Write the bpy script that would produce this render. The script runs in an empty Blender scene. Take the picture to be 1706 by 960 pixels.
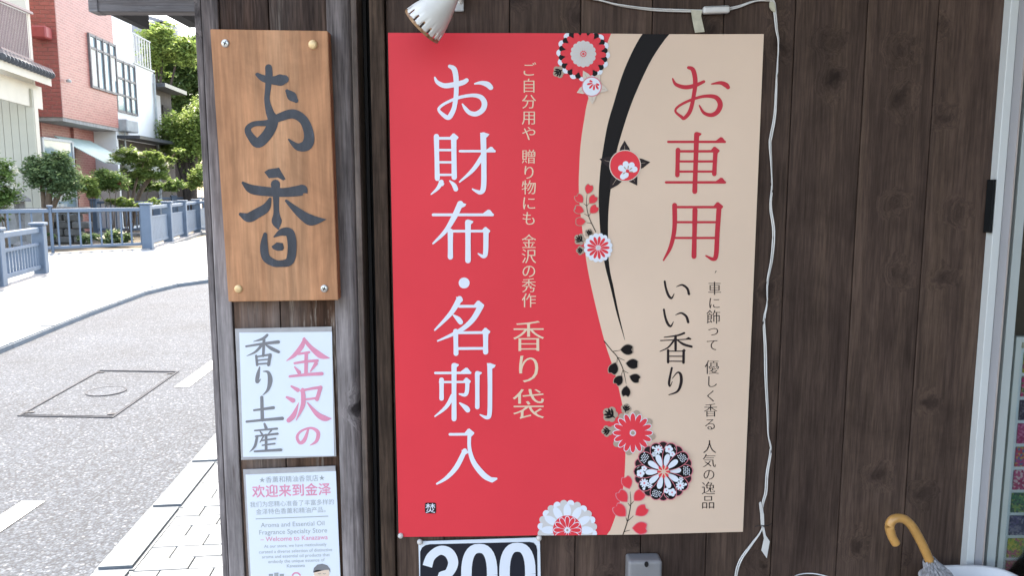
import bpy, bmesh, math, random
from mathutils import Vector, Matrix
R = math.radians
random.seed(11)
SC = bpy.context.scene
COL = SC.collection

# ---------------------------------------------------------------- camera, sky, sun, exposure
F = 1280.0                       # focal length in photograph pixels (1706 wide)
EYE = Vector((0, 0, 1.5))
PITCH, YAW = R(7.3), R(1.4)
cam = bpy.data.cameras.new('camera')
cam.sensor_width = 36.0
cam.lens = F / 1706.0 * 36.0
cam.clip_start = 0.02
cam.clip_end = 2000
camo = bpy.data.objects.new('camera', cam)
camo.location = EYE
camo.rotation_euler = (R(90) - PITCH, 0, -YAW)
COL.objects.link(camo)
SC.camera = camo
cam.dof.use_dof = True
cam.dof.focus_distance = 1.56
cam.dof.aperture_fstop = 40.0

SUN_EL, SUN_AZ = R(60), R(-24)    # azimuth measured from +Y towards +X
world = bpy.data.worlds.new('World')
SC.world = world
world.use_nodes = True
wn = world.node_tree.nodes
sky = wn.new('ShaderNodeTexSky')
sky.sky_type = 'NISHITA'
sky.sun_disc = False
sky.sun_elevation = SUN_EL
sky.sun_rotation = SUN_AZ
sky.dust_density = 2.5
sky.air_density = 1.0
wn['Background'].inputs[1].default_value = 0.15
world.node_tree.links.new(sky.outputs[0], wn['Background'].inputs[0])

sun = bpy.data.lights.new('sun', 'SUN')
sun.energy = 2.4
sun.angle = R(3.0)
sun.color = (1.0, 0.97, 0.93)
suno = bpy.data.objects.new('sun', sun)
sd = Vector((math.sin(SUN_AZ) * math.cos(SUN_EL), math.cos(SUN_AZ) * math.cos(SUN_EL), math.sin(SUN_EL)))
suno.rotation_euler = (-sd).to_track_quat('-Z', 'Y').to_euler()
suno.location = sd * 60
COL.objects.link(suno)

SC.view_settings.view_transform = 'Standard'
SC.view_settings.look = 'None'
SC.view_settings.gamma = 1.0
SC.view_settings.use_curve_mapping = False
SC.view_settings.exposure = 2.82
SC.view_settings.use_white_balance = True
SC.view_settings.white_balance_temperature = 8000
SC.view_settings.white_balance_tint = 10
SC.render.engine = 'CYCLES'
SC.cycles.max_bounces = 8
SC.cycles.diffuse_bounces = 5
SC.cycles.transparent_max_bounces = 8

# ---------------------------------------------------------------- photograph pixels -> directions
CM = (Matrix.Rotation(-YAW, 3, 'Z') @ Matrix.Rotation(R(90) - PITCH, 3, 'X'))
def ray(px, py):
    return CM @ Vector(((px - 853) / F, -(py - 480) / F, -1.0))
def wallp(px, py, Y):            # a point on a plane parallel to the plank wall
    d = ray(px, py)
    return EYE + d * ((Y - EYE.y) / d.y)
def gp(px, py, z=0.0):           # a point on the ground
    d = ray(px, py)
    return EYE + d * ((z - EYE.z) / d.z)
TH = R(4.7)                      # the street runs this much to the left of straight ahead
ST = Vector((-math.sin(TH), math.cos(TH), 0)); SN = Vector((math.cos(TH), math.sin(TH), 0))
def s2w(a, b, z=0.0):            # street frame (across, along) -> world
    return SN * a + ST * b + Vector((0, 0, z))
def facp(px, py, a):             # hit with a facade plane along the street
    d = ray(px, py)
    t = (a - EYE.dot(SN)) / d.dot(SN)
    p = EYE + d * t
    return p.dot(ST), p.z
def frontp(px, py, b):           # hit with a plane across the street
    d = ray(px, py)
    t = (b - EYE.dot(ST)) / d.dot(ST)
    p = EYE + d * t
    return p.dot(SN), p.z

# ---------------------------------------------------------------- objects
def tag(o, label=None, cat=None, group=None, kind=None):
    if label: o['label'] = label
    if cat: o['category'] = cat
    if group: o['group'] = group
    if kind: o['kind'] = kind
    return o
def empty(name, loc=(0, 0, 0), rz=0.0):
    o = bpy.data.objects.new(name, None)
    o.location = loc
    o.rotation_euler = (0, 0, rz)
    o.empty_display_size = 0.1
    COL.objects.link(o)
    return o
PM = {}
def pworld(o):
    m = o.matrix_basis.copy()
    return pworld(o.parent) @ o.matrix_parent_inverse @ m if o.parent else m
def link(name, me, m=None, parent=None):
    o = bpy.data.objects.new(name, me)
    COL.objects.link(o)
    if m is not None and not me.materials: me.materials.append(m)
    if parent is not None:
        o.parent = parent
    return o
def keep(o, parent):             # parent, geometry written in world coordinates
    o.parent = parent
    o.matrix_parent_inverse = pworld(parent).inverted()
    return o
def bm2o(name, bm, m=None, parent=None, world=True, smooth=False):
    me = bpy.data.meshes.new(name)
    bmesh.ops.recalc_face_normals(bm, faces=bm.faces)
    if smooth:
        for f in bm.faces: f.smooth = True
    bm.to_mesh(me); bm.free()
    o = link(name, me, m)
    if parent is not None:
        if world: keep(o, parent)
        else: o.parent = parent
    return o
def recenter(o):                 # put the origin of a world-coordinate mesh at its base centre
    vs = [v.co for v in o.data.vertices]
    lo = Vector((min(v.x for v in vs), min(v.y for v in vs), min(v.z for v in vs)))
    hi = Vector((max(v.x for v in vs), max(v.y for v in vs), max(v.z for v in vs)))
    c = (lo + hi) / 2; c.z = lo.z
    o.data.transform(Matrix.Translation(-c))
    if o.parent:
        o.location = o.location + c
    else:
        o.location = c
    return o
def box(bm, c, s, rot=None, bevel=0.0, seg=2):
    m = Matrix.Translation(Vector(c))
    if rot is not None: m = m @ rot.to_4x4()
    m = m @ Matrix.Diagonal((s[0], s[1], s[2], 1))
    r = bmesh.ops.create_cube(bm, size=1.0, matrix=m)
    if bevel > 0:
        es = {e for v in r['verts'] for e in v.link_edges}
        bmesh.ops.bevel(bm, geom=list(es), offset=bevel, segments=seg, affect='EDGES', profile=0.6)
    return r
def boxo(name, c, s, m, parent=None, rot=None, bevel=0.0, world=True):
    bm = bmesh.new(); box(bm, (0, 0, 0), s, rot, bevel)
    o = bm2o(name, bm, m)
    o.location = c
    if parent is not None:
        if world: keep(o, parent)
        else: o.parent = parent
    return o
def tube(bm, pts, rad, n=10, cap=True):
    pts = [Vector(p) for p in pts]
    rings = []
    up = None
    for i, p in enumerate(pts):
        t = (pts[min(i + 1, len(pts) - 1)] - pts[max(i - 1, 0)]).normalized()
        if up is None:
            up = Vector((0, 0, 1)) if abs(t.z) < 0.9 else Vector((1, 0, 0))
        a = t.cross(up)
        if a.length < 1e-6: a = t.orthogonal()
        a.normalize(); b = t.cross(a).normalized(); up = -b if False else up
        r = rad[i] if isinstance(rad, (list, tuple)) else rad
        rings.append([bm.verts.new(p + (a * math.cos(q) + b * math.sin(q)) * r) for q in (2 * math.pi * k / n for k in range(n))])
    for i in range(len(rings) - 1):
        for k in range(n):
            bm.faces.new((rings[i][k], rings[i][(k + 1) % n], rings[i + 1][(k + 1) % n], rings[i + 1][k]))
    if cap:
        bm.faces.new(rings[0][::-1]); bm.faces.new(rings[-1])
    return rings
def lathe(bm, prof, n=24, m=Matrix.Identity(4), skip=None, cap=(False, False)):
    rings = []
    for r, z in prof:
        rings.append([bm.verts.new(m @ Vector((r * math.cos(2 * math.pi * k / n), r * math.sin(2 * math.pi * k / n), z))) for k in range(n)])
    for i in range(len(rings) - 1):
        for k in range(n):
            if skip and skip(i, k): continue
            bm.faces.new((rings[i][k], rings[i][(k + 1) % n], rings[i + 1][(k + 1) % n], rings[i + 1][k]))
    if cap[0]: bm.faces.new(rings[0][::-1])
    if cap[1]: bm.faces.new(rings[-1])
def crom(pts, n=8):              # Catmull-Rom through points of any dimension
    P = [tuple(p) for p in pts]
    P = [P[0]] + P + [P[-1]]
    out = []
    for i in range(1, len(P) - 2):
        for k in range(n):
            t = k / n; t2 = t * t; t3 = t2 * t
            out.append(tuple(0.5 * (2 * b + (c - a) * t + (2 * a - 5 * b + 4 * c - d) * t2 + (3 * b - a - 3 * c + d) * t3)
                             for a, b, c, d in zip(P[i - 1], P[i], P[i + 1], P[i + 2])))
    out.append(P[-2])
    return out

# ---------------------------------------------------------------- materials
class NT:
    def __init__(s, name):
        s.m = bpy.data.materials.new(name); s.m.use_nodes = True
        s.t = s.m.node_tree; s.b = s.t.nodes['Principled BSDF']
    def n(s, typ, **kw):
        x = s.t.nodes.new('ShaderNode' + typ)
        for k, v in kw.items(): setattr(x, k, v)
        return x
    def l(s, a, b): s.t.links.new(a, b)
    def coords(s, scale=(1, 1, 1), rnd=0.0, kind='Object'):
        tc = s.n('TexCoord')
        mp = s.n('Mapping'); mp.inputs['Scale'].default_value = scale
        if rnd:
            oi = s.n('ObjectInfo'); ml = s.n('Math', operation='MULTIPLY'); ml.inputs[1].default_value = rnd
            s.l(oi.outputs['Random'], ml.inputs[0]); s.l(ml.outputs[0], mp.inputs['Location'])
        s.l(tc.outputs[kind], mp.inputs['Vector'])
        return mp.outputs[0]
    def noise(s, vec, scale, detail=4, rough=0.55, dist=0.0):
        x = s.n('TexNoise'); x.inputs['Scale'].default_value = scale; x.inputs['Detail'].default_value = detail
        x.inputs['Roughness'].default_value = rough; x.inputs['Distortion'].default_value = dist
        if vec is not None: s.l(vec, x.inputs['Vector'])
        return x.outputs['Fac']
    def ramp(s, fac, stops, interp='LINEAR'):
        x = s.n('ValToRGB'); cr = x.color_ramp; cr.interpolation = interp
        while len(cr.elements) < len(stops): cr.elements.new(0.5)
        for e, (p, c) in zip(cr.elements, stops):
            e.position = p; e.color = (c[0], c[1], c[2], 1) if not isinstance(c, (int, float)) else (c, c, c, 1)
        s.l(fac, x.inputs[0])
        return x.outputs[0]
    def mix(s, fac, a, b, mode='MIX'):
        x = s.n('Mix', data_type='RGBA', blend_type=mode)
        for v, i in ((fac, 0), (a, 6), (b, 7)):
            if isinstance(v, (int, float)): x.inputs[i].default_value = v
            elif isinstance(v, tuple): x.inputs[i].default_value = (v[0], v[1], v[2], 1)
            else: s.l(v, x.inputs[i])
        return x.outputs[2]
    def math(s, op, a, b=0.0):
        x = s.n('Math', operation=op)
        for v, i in ((a, 0), (b, 1)):
            if isinstance(v, (int, float)): x.inputs[i].default_value = v
            else: s.l(v, x.inputs[i])
        return x.outputs[0]
    def bump(s, h, strength=0.3, dist=0.002):
        x = s.n('Bump'); x.inputs['Strength'].default_value = strength; x.inputs['Distance'].default_value = dist
        s.l(h, x.inputs['Height']); s.l(x.outputs[0], s.b.inputs['Normal'])
    def out(s, col=None, rough=None, spec=None, metal=None):
        if col is not None:
            if isinstance(col, tuple): s.b.inputs['Base Color'].default_value = (*col, 1)
            else: s.l(col, s.b.inputs['Base Color'])
        if rough is not None:
            if isinstance(rough, (int, float)): s.b.inputs['Roughness'].default_value = rough
            else: s.l(rough, s.b.inputs['Roughness'])
        if spec is not None: s.b.inputs['Specular IOR Level'].default_value = spec
        if metal is not None: s.b.inputs['Metallic'].default_value = metal
        return s.m
def plain(name, c, rough=0.6, var=0.12, scale=8.0, bump=0.0, spec=0.4, metal=0.0, bscale=60.0, bdist=0.001, rnd=0.0):
    t = NT(name)
    v = t.coords(rnd=rnd)
    f = t.noise(v, scale, 5, 0.6)
    a = tuple(x * (1 - var) for x in c); b = tuple(min(1, x * (1 + var)) for x in c)
    col = t.ramp(f, [(0.3, a), (0.7, b)])
    if bump: t.bump(t.noise(v, bscale, 3), bump, bdist)
    return t.out(col, rough, spec, metal)
def wood(name, dark, mid, light, fine=1.0, along=(1, 1, 0.06), knots=0.5, rough=0.7, bump=0.35, grey=None, greyamt=0.5, spec=0.25, rnd=37.0, bdist=0.0015, pvar=0.25, worn=None, kscale=(7.0, 5.0), blotch=0.0, crisp=1.0, kstr=1.0, upper=None):
    """boards with grain along local z"""
    t = NT(name)
    v0 = t.coords(rnd=rnd)
    mp = t.n('Mapping'); mp.inputs['Scale'].default_value = along; t.l(v0, mp.inputs['Vector']); v = mp.outputs[0]
    vo = t.n('TexVoronoi', voronoi_dimensions='2D'); vo.inputs['Scale'].default_value = 1.0; vo.inputs['Randomness'].default_value = 0.8
    sk = t.n('SeparateXYZ'); t.l(v0, sk.inputs[0]); ck = t.n('CombineXYZ')
    wob_ = t.noise(v0, 26, 4, 0.6); wob2_ = t.noise(v0, 17, 3)
    t.l(t.math('ADD', t.math('MULTIPLY', sk.outputs[0], kscale[0]), t.math('MULTIPLY', wob_, 0.34)), ck.inputs[0]); t.l(t.math('ADD', t.math('MULTIPLY', sk.outputs[2], kscale[1]), t.math('MULTIPLY', wob2_, 0.5)), ck.inputs[1]); t.l(ck.outputs[0], vo.inputs['Vector'])
    kd = vo.outputs['Distance']
    sep = t.n('SeparateColor'); t.l(vo.outputs['Color'], sep.inputs[0])
    on = t.math('GREATER_THAN', sep.outputs[0], 1 - knots)
    bend = t.math('MULTIPLY', t.math('MULTIPLY', t.ramp(kd, [(0.0, 1.0), (0.24, 0.0)]), on), 0.022)
    va = t.n('VectorMath', operation='ADD'); t.l(v, va.inputs[0]); t.l(bend, va.inputs[1]); v = va.outputs[0]
    broad = t.noise(v, 14 * fine, 4, 0.6, 0.6)
    grain = t.noise(v, 70 * fine, 5, 0.65, 0.3)
    fib = t.noise(v, 260 * fine, 3, 0.6)
    col = t.ramp(broad, [(0.25, dark), (0.5, mid), (0.8, light)])
    g2 = t.ramp(grain, [(0.3, 0.55), (0.62, 1.12)])
    col = t.mix(0.75, col, g2, 'MULTIPLY')
    f2 = t.ramp(fib, [(0.34, 1 - 0.3 * crisp), (0.66, 1 + 0.2 * crisp)])
    col = t.mix(0.6, col, f2, 'MULTIPLY')
    if grey:
        gn = t.noise(v, 9 * fine, 5, 0.7, 0.4)
        gm = t.ramp(gn, [(0.42, 0.0), (0.62, 1.0)])
        col = t.mix(t.math('MULTIPLY', gm, greyamt), col, t.mix(1.0, g2, grey, 'MULTIPLY'))
    if worn:
        wn_ = t.noise(v, 34 * fine, 6, 0.75, 0.5)
        wm = t.ramp(wn_, [(0.58, 0.0), (0.68, 0.9)])
        col = t.mix(t.math('MULTIPLY', wm, t.ramp(fib, [(0.4, 0.2), (0.6, 1.0)])), col, worn)
    if blotch:
        bn = t.noise(v0, 5.5, 5, 0.65, 0.5)
        col = t.mix(blotch, col, t.ramp(bn, [(0.3, 0.45), (0.5, 0.95), (0.7, 1.35)]), 'MULTIPLY')
    on = t.math('MULTIPLY', on, t.math('MULTIPLY', t.math('ADD', sep.outputs[1], 0.35), kstr))
    if upper:                    # boards bleach lower down, the sheltered top keeps its old stain
        tc_ = t.n('TexCoord'); sz = t.n('SeparateXYZ'); t.l(tc_.outputs['Object'], sz.inputs[0])
        zz_ = t.math('ADD', t.math('MULTIPLY', sz.outputs[2], 0.4), t.math('MULTIPLY', t.noise(v, 22 * fine, 4, 0.7), 0.5))
        um_ = t.ramp(zz_, [(0.72, 0.0), (0.98, 1.0)])
        col = t.mix(t.math('MULTIPLY', um_, 0.85), col, t.mix(1.0, t.mix(1.0, g2, f2, 'MULTIPLY'), upper, 'MULTIPLY'))
    km = t.math('MULTIPLY', t.ramp(kd, [(0.02, 0.95), (0.06, 0.7), (0.10, 0.25), (0.17, 0.0)]), on)
    col = t.mix(km, col, tuple(x * 0.35 for x in dark))
    oi = t.n('ObjectInfo')
    bv = t.math('ADD', t.math('MULTIPLY', oi.outputs['Random'], pvar * 2), 1 - pvar)
    cb = t.n('CombineColor'); [t.l(bv, cb.inputs[i]) for i in range(3)]
    col = t.mix(1.0, col, cb.outputs[0], 'MULTIPLY')
    h = t.math('ADD', t.math('MULTIPLY', grain, 0.6), t.math('MULTIPLY', fib, 0.5))
    t.bump(h, bump, bdist)
    return t.out(col, rough, spec)

M = {}
M['plank'] = wood('stained_plank', (0.050, 0.031, 0.026), (0.083, 0.053, 0.042), (0.120, 0.077, 0.057), knots=0.6, blotch=0.5, crisp=1.4, kstr=0.75, kscale=(6.0, 6.5), rough=0.65, bump=0.35, pvar=0.16, spec=0.12)
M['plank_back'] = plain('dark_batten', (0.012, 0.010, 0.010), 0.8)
M['post'] = wood('brown_panel_board', (0.038, 0.019, 0.013), (0.105, 0.056, 0.037), (0.20, 0.12, 0.082), knots=0.12, rough=0.8, bump=0.6, grey=(0.30, 0.25, 0.23), greyamt=0.45, pvar=0.12, worn=(0.45, 0.39, 0.34), blotch=0.7, crisp=2.0, spec=0.15, upper=(0.05, 0.033, 0.028))
M['post_grey'] = wood('silvered_stile', (0.075, 0.06, 0.06), (0.20, 0.172, 0.17), (0.36, 0.325, 0.325), knots=0.2, rough=0.85, bump=0.7, grey=(0.42, 0.375, 0.37), greyamt=0.7, pvar=0.05, worn=(0.10, 0.075, 0.07), blotch=0.55, crisp=2.2, spec=0.1, upper=(0.075, 0.058, 0.054))
M['post_edge'] = wood('brown_worn_edge', (0.06, 0.035, 0.022), (0.13, 0.085, 0.06), (0.25, 0.175, 0.125), knots=0.15, rough=0.85, bump=0.7, grey=(0.32, 0.28, 0.27), greyamt=0.5, pvar=0.05, worn=(0.05, 0.032, 0.024), blotch=0.8, crisp=2.0, spec=0.1)
M['trim'] = wood('brown_trim', (0.030, 0.018, 0.013), (0.068, 0.043, 0.031), (0.12, 0.078, 0.055), knots=0.1, rough=0.75, bump=0.45, pvar=0.05, worn=(0.26, 0.18, 0.14), blotch=0.7, crisp=2.0, spec=0.15)
M['signwood'] = wood('cedar_board', (0.40, 0.165, 0.08), (0.53, 0.262, 0.14), (0.62, 0.35, 0.205), crisp=0.8, fine=0.5, knots=0.0, rough=0.6, bump=0.12, pvar=0.0, along=(1, 1, 0.07), blotch=0.5, spec=0.15)
# ---------------------------------------------------------------- the shop: plank wall, corner post
YW = 1.54                        # plank wall face
ZT = 2.62
def xw(px, py=480, Y=YW): return wallp(px, py, Y).x
WH = ZT - 0.0
wall = tag(empty('plank_wall', (0.5, YW, 0)), 'dark brown stained wall of upright planks behind the red and cream poster', 'wall')
# (boards: a groove shows between neighbours)
edges_px = [651.5, 735, 849.5, 963, 1077, 1191, 1305, 1419.5, 1533, 1646]
xs_ = [xw(p) for p in edges_px]
def plank(name, x0, x1, z0, z1, yf, th, m, parent, gap=0.0016, bevel=0.0022, seed=0):
    bm = bmesh.new()
    box(bm, (0, 0, (z1 - z0) / 2), (x1 - x0 - gap, th, z1 - z0), None, bevel, 2)
    o = bm2o(name, bm, m)
    o.location = ((x0 + x1) / 2, yf + th / 2, z0)
    return keep(o, parent)
for i in range(len(xs_) - 1):
    plank('plank', xs_[i], xs_[i + 1], 0.105, ZT, YW + random.uniform(-0.0006, 0.0008), 0.018, M['plank'], wall)
boxo('backing', ((xs_[0] + xs_[-1]) / 2, YW + 0.03, 1.36), (xs_[-1] - xs_[0], 0.02, 2.5), M['plank_back'], wall)
# cover strip between the wall and the dark gap
trim = plank('cover_strip', xw(626.5), xw(650.5), 0.105, ZT, YW - 0.012, 0.03, M['trim'], wall, 0.0, 0.003)
# the narrow dark recess
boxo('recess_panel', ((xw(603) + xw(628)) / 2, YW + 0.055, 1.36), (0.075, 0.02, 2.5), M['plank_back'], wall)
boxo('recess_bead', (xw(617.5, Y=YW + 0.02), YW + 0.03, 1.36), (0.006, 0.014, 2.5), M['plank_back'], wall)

YP = YW - 0.03
post = tag(empty('corner_post', ((xw(345) + xw(605)) / 2, YP, 0)), 'weathered grey brown wooden corner post of upright boards carrying the signs', 'post')
def xp(px): return xw(px, 480, YP)
plank('edge_batten', xp(345.5), xp(356.0), 0.105, ZT, YP + 0.004, 0.10, M['post_grey'], post, 0.0, 0.002)
plank('stile', xp(358.0), xp(385.0), 0.105, ZT, YP - 0.001, 0.032, M['post_grey'], post, 0.0, 0.003)
plank('board', xp(385.3), xp(463.5), 0.105, ZT, YP + 0.0055, 0.026, M['post'], post, 0.001, 0.002)
plank('board', xp(464.0), xp(556.5), 0.105, ZT, YP + 0.0065, 0.026, M['post'], post, 0.001, 0.002)
plank('edge_strip', xp(594.5), xp(604.5), 0.105, ZT, YP + 0.006, 0.08, M['post_edge'], post, 0.0, 0.004)
# rounded stile with a worn nose
bm = bmesh.new()
x0, x1 = xp(557.0), xp(594.8)
prof = [(x0, YP + 0.06), (x0, YP + 0.001)]
nn = 8
prof += [(x0 + 0.002, YP - 0.001)]
for k in range(nn + 1):
    a = math.pi / 2 * k / nn
    prof.append((x1 - 0.012 + 0.012 * math.sin(a), YP + 0.011 - 0.012 * math.cos(a)))
prof.append((x1, YP + 0.06))
cx = (x0 + x1) / 2
lay = []
nz = 40
rr = random.Random(4)
wob = [rr.uniform(-0.0006, 0.0006) for _ in range(nz + 1)]
for j in range(nz + 1):
    z = (ZT - 0.105) * j / nz
    lay.append([bm.verts.new((x - cx + (wob[j] if i > 2 else 0), y - YP, z)) for i, (x, y) in enumerate(prof)])
for j in range(nz):
    for i in range(len(prof) - 1):
        bm.faces.new((lay[j][i], lay[j][i + 1], lay[j + 1][i + 1], lay[j + 1][i]))
bm.faces.new(lay[0]); bm.faces.new(lay[-1])
o = bm2o('rounded_stile', bm, M['post_grey'], smooth=True); o.location = (cx, YP, 0.105); keep(o, post)
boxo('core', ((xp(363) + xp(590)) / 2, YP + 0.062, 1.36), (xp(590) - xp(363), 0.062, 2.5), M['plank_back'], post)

# shop body behind the wall (keeps the recess dark) and its floor sill
M['render'] = plain('sky_block_plaster', (0.09, 0.075, 0.065), 0.85, 0.15, 3, 0.2)
shop = tag(empty('shop_building', (1.4, 3.6, 0)), 'dark timber shop building behind the plank wall and corner post', 'building')
boxo('body', (1.61, 3.42, 1.42), (4.4, 3.5, 2.62), M['plank_back'], shop)
boxo('roof', (1.62, 3.45, 2.78), (4.7, 3.9, 0.09), M['plank_back'], shop)
boxo('sky_block_wing', (2.05, -1.12, 2.3), (0.12, 5.2, 4.6), M['render'], shop)  # unseen wing, added to block sky light from the right
boxo('sill', (1.2, YW - 0.02, 0.052), (3.7, 0.14, 0.102), plain('sill_stone', (0.22, 0.21, 0.20), 0.85, 0.2, 20, 0.3), shop)
# end of the small eave over the far pavement, beyond the post
YE = 2.62
M['eave'] = wood('grey_eave_wood', (0.05, 0.04, 0.038), (0.12, 0.10, 0.095), (0.2, 0.17, 0.165), knots=0.1, rough=0.85, bump=0.6, grey=(0.3, 0.29, 0.3), greyamt=0.6, along=(0.06, 1, 1), pvar=0.0, worn=(0.55, 0.53, 0.52))
eave = empty('eave', wallp(240, 10, YE)); 
a, b = wallp(165, 18.5, YE), wallp(320, 18.5, YE)
boxo('fascia', ((a.x - 0.02 + 0.0) / 2 + (b.x + 0.62) / 2, YE + 0.03, a.z + 0.075), (b.x + 0.62 - a.x + 0.02, 0.055, 0.15), M['eave'], eave, None, 0.003)
c = wallp(149, 14, YE)
boxo('end_board', (c.x + 0.012, YE + 0.028, a.z + 0.081), (0.03, 0.06, 0.165), M['eave'], eave, None, 0.003)
# dark side board running away under the eave
y2 = YE + 0.06
while wallp(243, 53, y2).x > a.x + 0.02 and y2 < 6: y2 += 0.02
while wallp(243, 53, y2).x < a.x + 0.02 and y2 > YE + .1: y2 -= 0.01
boxo('side_board', (a.x + 0.02, (YE + 0.062 + y2) / 2, a.z + 0.085), (0.03, y2 - YE - 0.062, 0.165), M['plank_back'], eave)
boxo('hanger', (wallp(300, 30, YE + 0.3).x, YE + 0.3, wallp(300, 22, YE + 0.3).z + 0.01), (0.05, 0.3, 0.06), M['plank_back'], eave)
tag(eave, 'weathered grey timber eave end jutting out above the street behind the post', 'eave')

# ---------------------------------------------------------------- sheets and flat print in photograph pixels
def grid_sheet(name, corners, Y, m, parent, h=None, nu=8, nv=8, th=0.0004):
    P = [wallp(x, y, Y) for x, y in corners]      # tl tr br bl
    bm = bmesh.new(); V = []
    for j in range(nv + 1):
        row = []
        for i in range(nu + 1):
            u, v = i / nu, j / nv
            p = P[0] * (1 - u) * (1 - v) + P[1] * u * (1 - v) + P[2] * u * v + P[3] * (1 - u) * v
            if h: p = p + Vector((0, -h(p.x, p.z), 0))
            row.append(bm.verts.new(p))
        V.append(row)
    for j in range(nv):
        for i in range(nu):
            bm.faces.new((V[j][i], V[j + 1][i], V[j + 1][i + 1], V[j][i + 1]))
    r = bmesh.ops.extrude_face_region(bm, geom=bm.faces[:])
    bmesh.ops.translate(bm, verts=[g for g in r['geom'] if isinstance(g, bmesh.types.BMVert)], vec=(0, th, 0))
    return bm2o(name, bm, m, parent)
def slab(name, corners, Y, th, m, parent, bevel=0.002):
    bm = bmesh.new()
    P = [wallp(x, y, Y) for x, y in corners]
    c = sum(P, Vector()) / len(P)
    fr = [bm.verts.new(p - c) for p in P]; bk = [bm.verts.new(p - c + Vector((0, th, 0))) for p in P]
    bm.faces.new(fr); bm.faces.new(bk[::-1])
    n = len(P)
    for i in range(n): bm.faces.new((fr[i], bk[i], bk[(i + 1) % n], fr[(i + 1) % n]))
    bmesh.ops.recalc_face_normals(bm, faces=bm.faces)
    if bevel: bmesh.ops.bevel(bm, geom=bm.edges[:], offset=bevel, segments=2, affect='EDGES')
    o = bm2o(name, bm, m); o.location = c
    return keep(o, parent)

class Ink:
    """Collects flat print; every piece sits a hair further out than the one before."""
    def __init__(s, Y, base=0.00025, step=0.00002, h=None, T=None):
        s.Y = Y; s.off = base; s.step = step; s.h = h; s.bm = bmesh.new(); s.T = T; s.mi = 0; s.clip = None; s.base = base
    def P(s, x, y, extra=0.0):
        if s.T: x, y = s.T(x, y)
        if s.clip: x, y = s.clip(x, y)
        p = wallp(x, y, s.Y)
        return p + Vector((0, -(s.off + extra), 0))
    def up(s, k=1): s.off += s.step * k
    def poly(s, pts):
        f = s.bm.faces.new([s.bm.verts.new(s.P(x, y)) for x, y in pts]); f.material_index = s.mi; s.up()
    def disc(s, x, y, r, n=18, ry=None, rot=0.0):
        ry = ry or r; c, q = math.cos(rot), math.sin(rot)
        s.poly([(x + r * math.cos(a) * c - ry * math.sin(a) * q, y + r * math.cos(a) * q + ry * math.sin(a) * c) for a in (2 * math.pi * k / n for k in range(n))])
    def stroke(s, pts, smooth=True, caps=True, k=6):
        pts = [p if len(p) > 2 else (*p, s.w) for p in pts]
        C = crom(pts, k) if smooth and len(pts) > 2 else pts
        if len(C) == 2:
            a, b = C; C = [tuple(p + (q - p) * t / 4 for p, q in zip(a, b)) for t in range(5)]
        # drop doubled points
        D = [C[0]]
        for p in C[1:]:
            if math.hypot(p[0] - D[-1][0], p[1] - D[-1][1]) > 0.05: D.append(p)
        C = D; n = len(C); prev = None
        for i, (x, y, w) in enumerate(C):
            x0, y0 = C[max(i - 1, 0)][:2]; x1, y1 = C[min(i + 1, n - 1)][:2]
            L = math.hypot(x1 - x0, y1 - y0) or 1.0
            nx, ny = -(y1 - y0) / L, (x1 - x0) / L
            e = 0.0002 * i / n
            a = s.bm.verts.new(s.P(x + nx * w / 2, y + ny * w / 2, e)); b = s.bm.verts.new(s.P(x - nx * w / 2, y - ny * w / 2, e))
            if prev: s.bm.faces.new((prev[0], a, b, prev[1])).material_index = s.mi
            prev = (a, b)
        if caps:
            s.up()
            for (x, y, w), e in ((C[0], 0.0), (C[-1], 0.0002)):
                if w < 0.8: continue
                s.bm.faces.new([s.bm.verts.new(s.P(x + w / 2 * math.cos(q), y + w / 2 * math.sin(q), e)) for q in (2 * math.pi * k / 12 for k in range(12))]).material_index = s.mi
        s.up(3)
    def mesh(s, verts, faces):
        V = [s.bm.verts.new(s.P(x, y)) for x, y in verts]
        for f in faces:
            try: s.bm.faces.new([V[i] for i in f]).material_index = s.mi
            except ValueError: pass
        s.up()
    def cut(s, m, parent):           # finish one character and start the next
        o = s.done('character', m, parent); s.bm = bmesh.new(); s.off = s.base
        return o
    def done(s, name, m, parent, maxlen=0.03):
        bm = s.bm
        bmesh.ops.triangulate(bm, faces=bm.faces[:])
        if s.h:
            for _ in range(4):
                es = [e for e in bm.edges if e.calc_length() > maxlen]
                if not es: break
                bmesh.ops.subdivide_edges(bm, edges=es, cuts=1)
                bmesh.ops.triangulate(bm, faces=bm.faces[:])
            for v in bm.verts:      # settle on the wavy sheet
                v.co.y -= s.h(v.co.x, v.co.z)
        for f in bm.faces:
            f.normal_update()
            if f.normal.y > 0: f.normal_flip()
        me = bpy.data.meshes.new(name); bm.to_mesh(me); bm.free()
        if isinstance(m, list):
            for x in m: me.materials.append(x)
        o = link(name, me, None if isinstance(m, list) else m); keep(o, parent)
        return o

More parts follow.
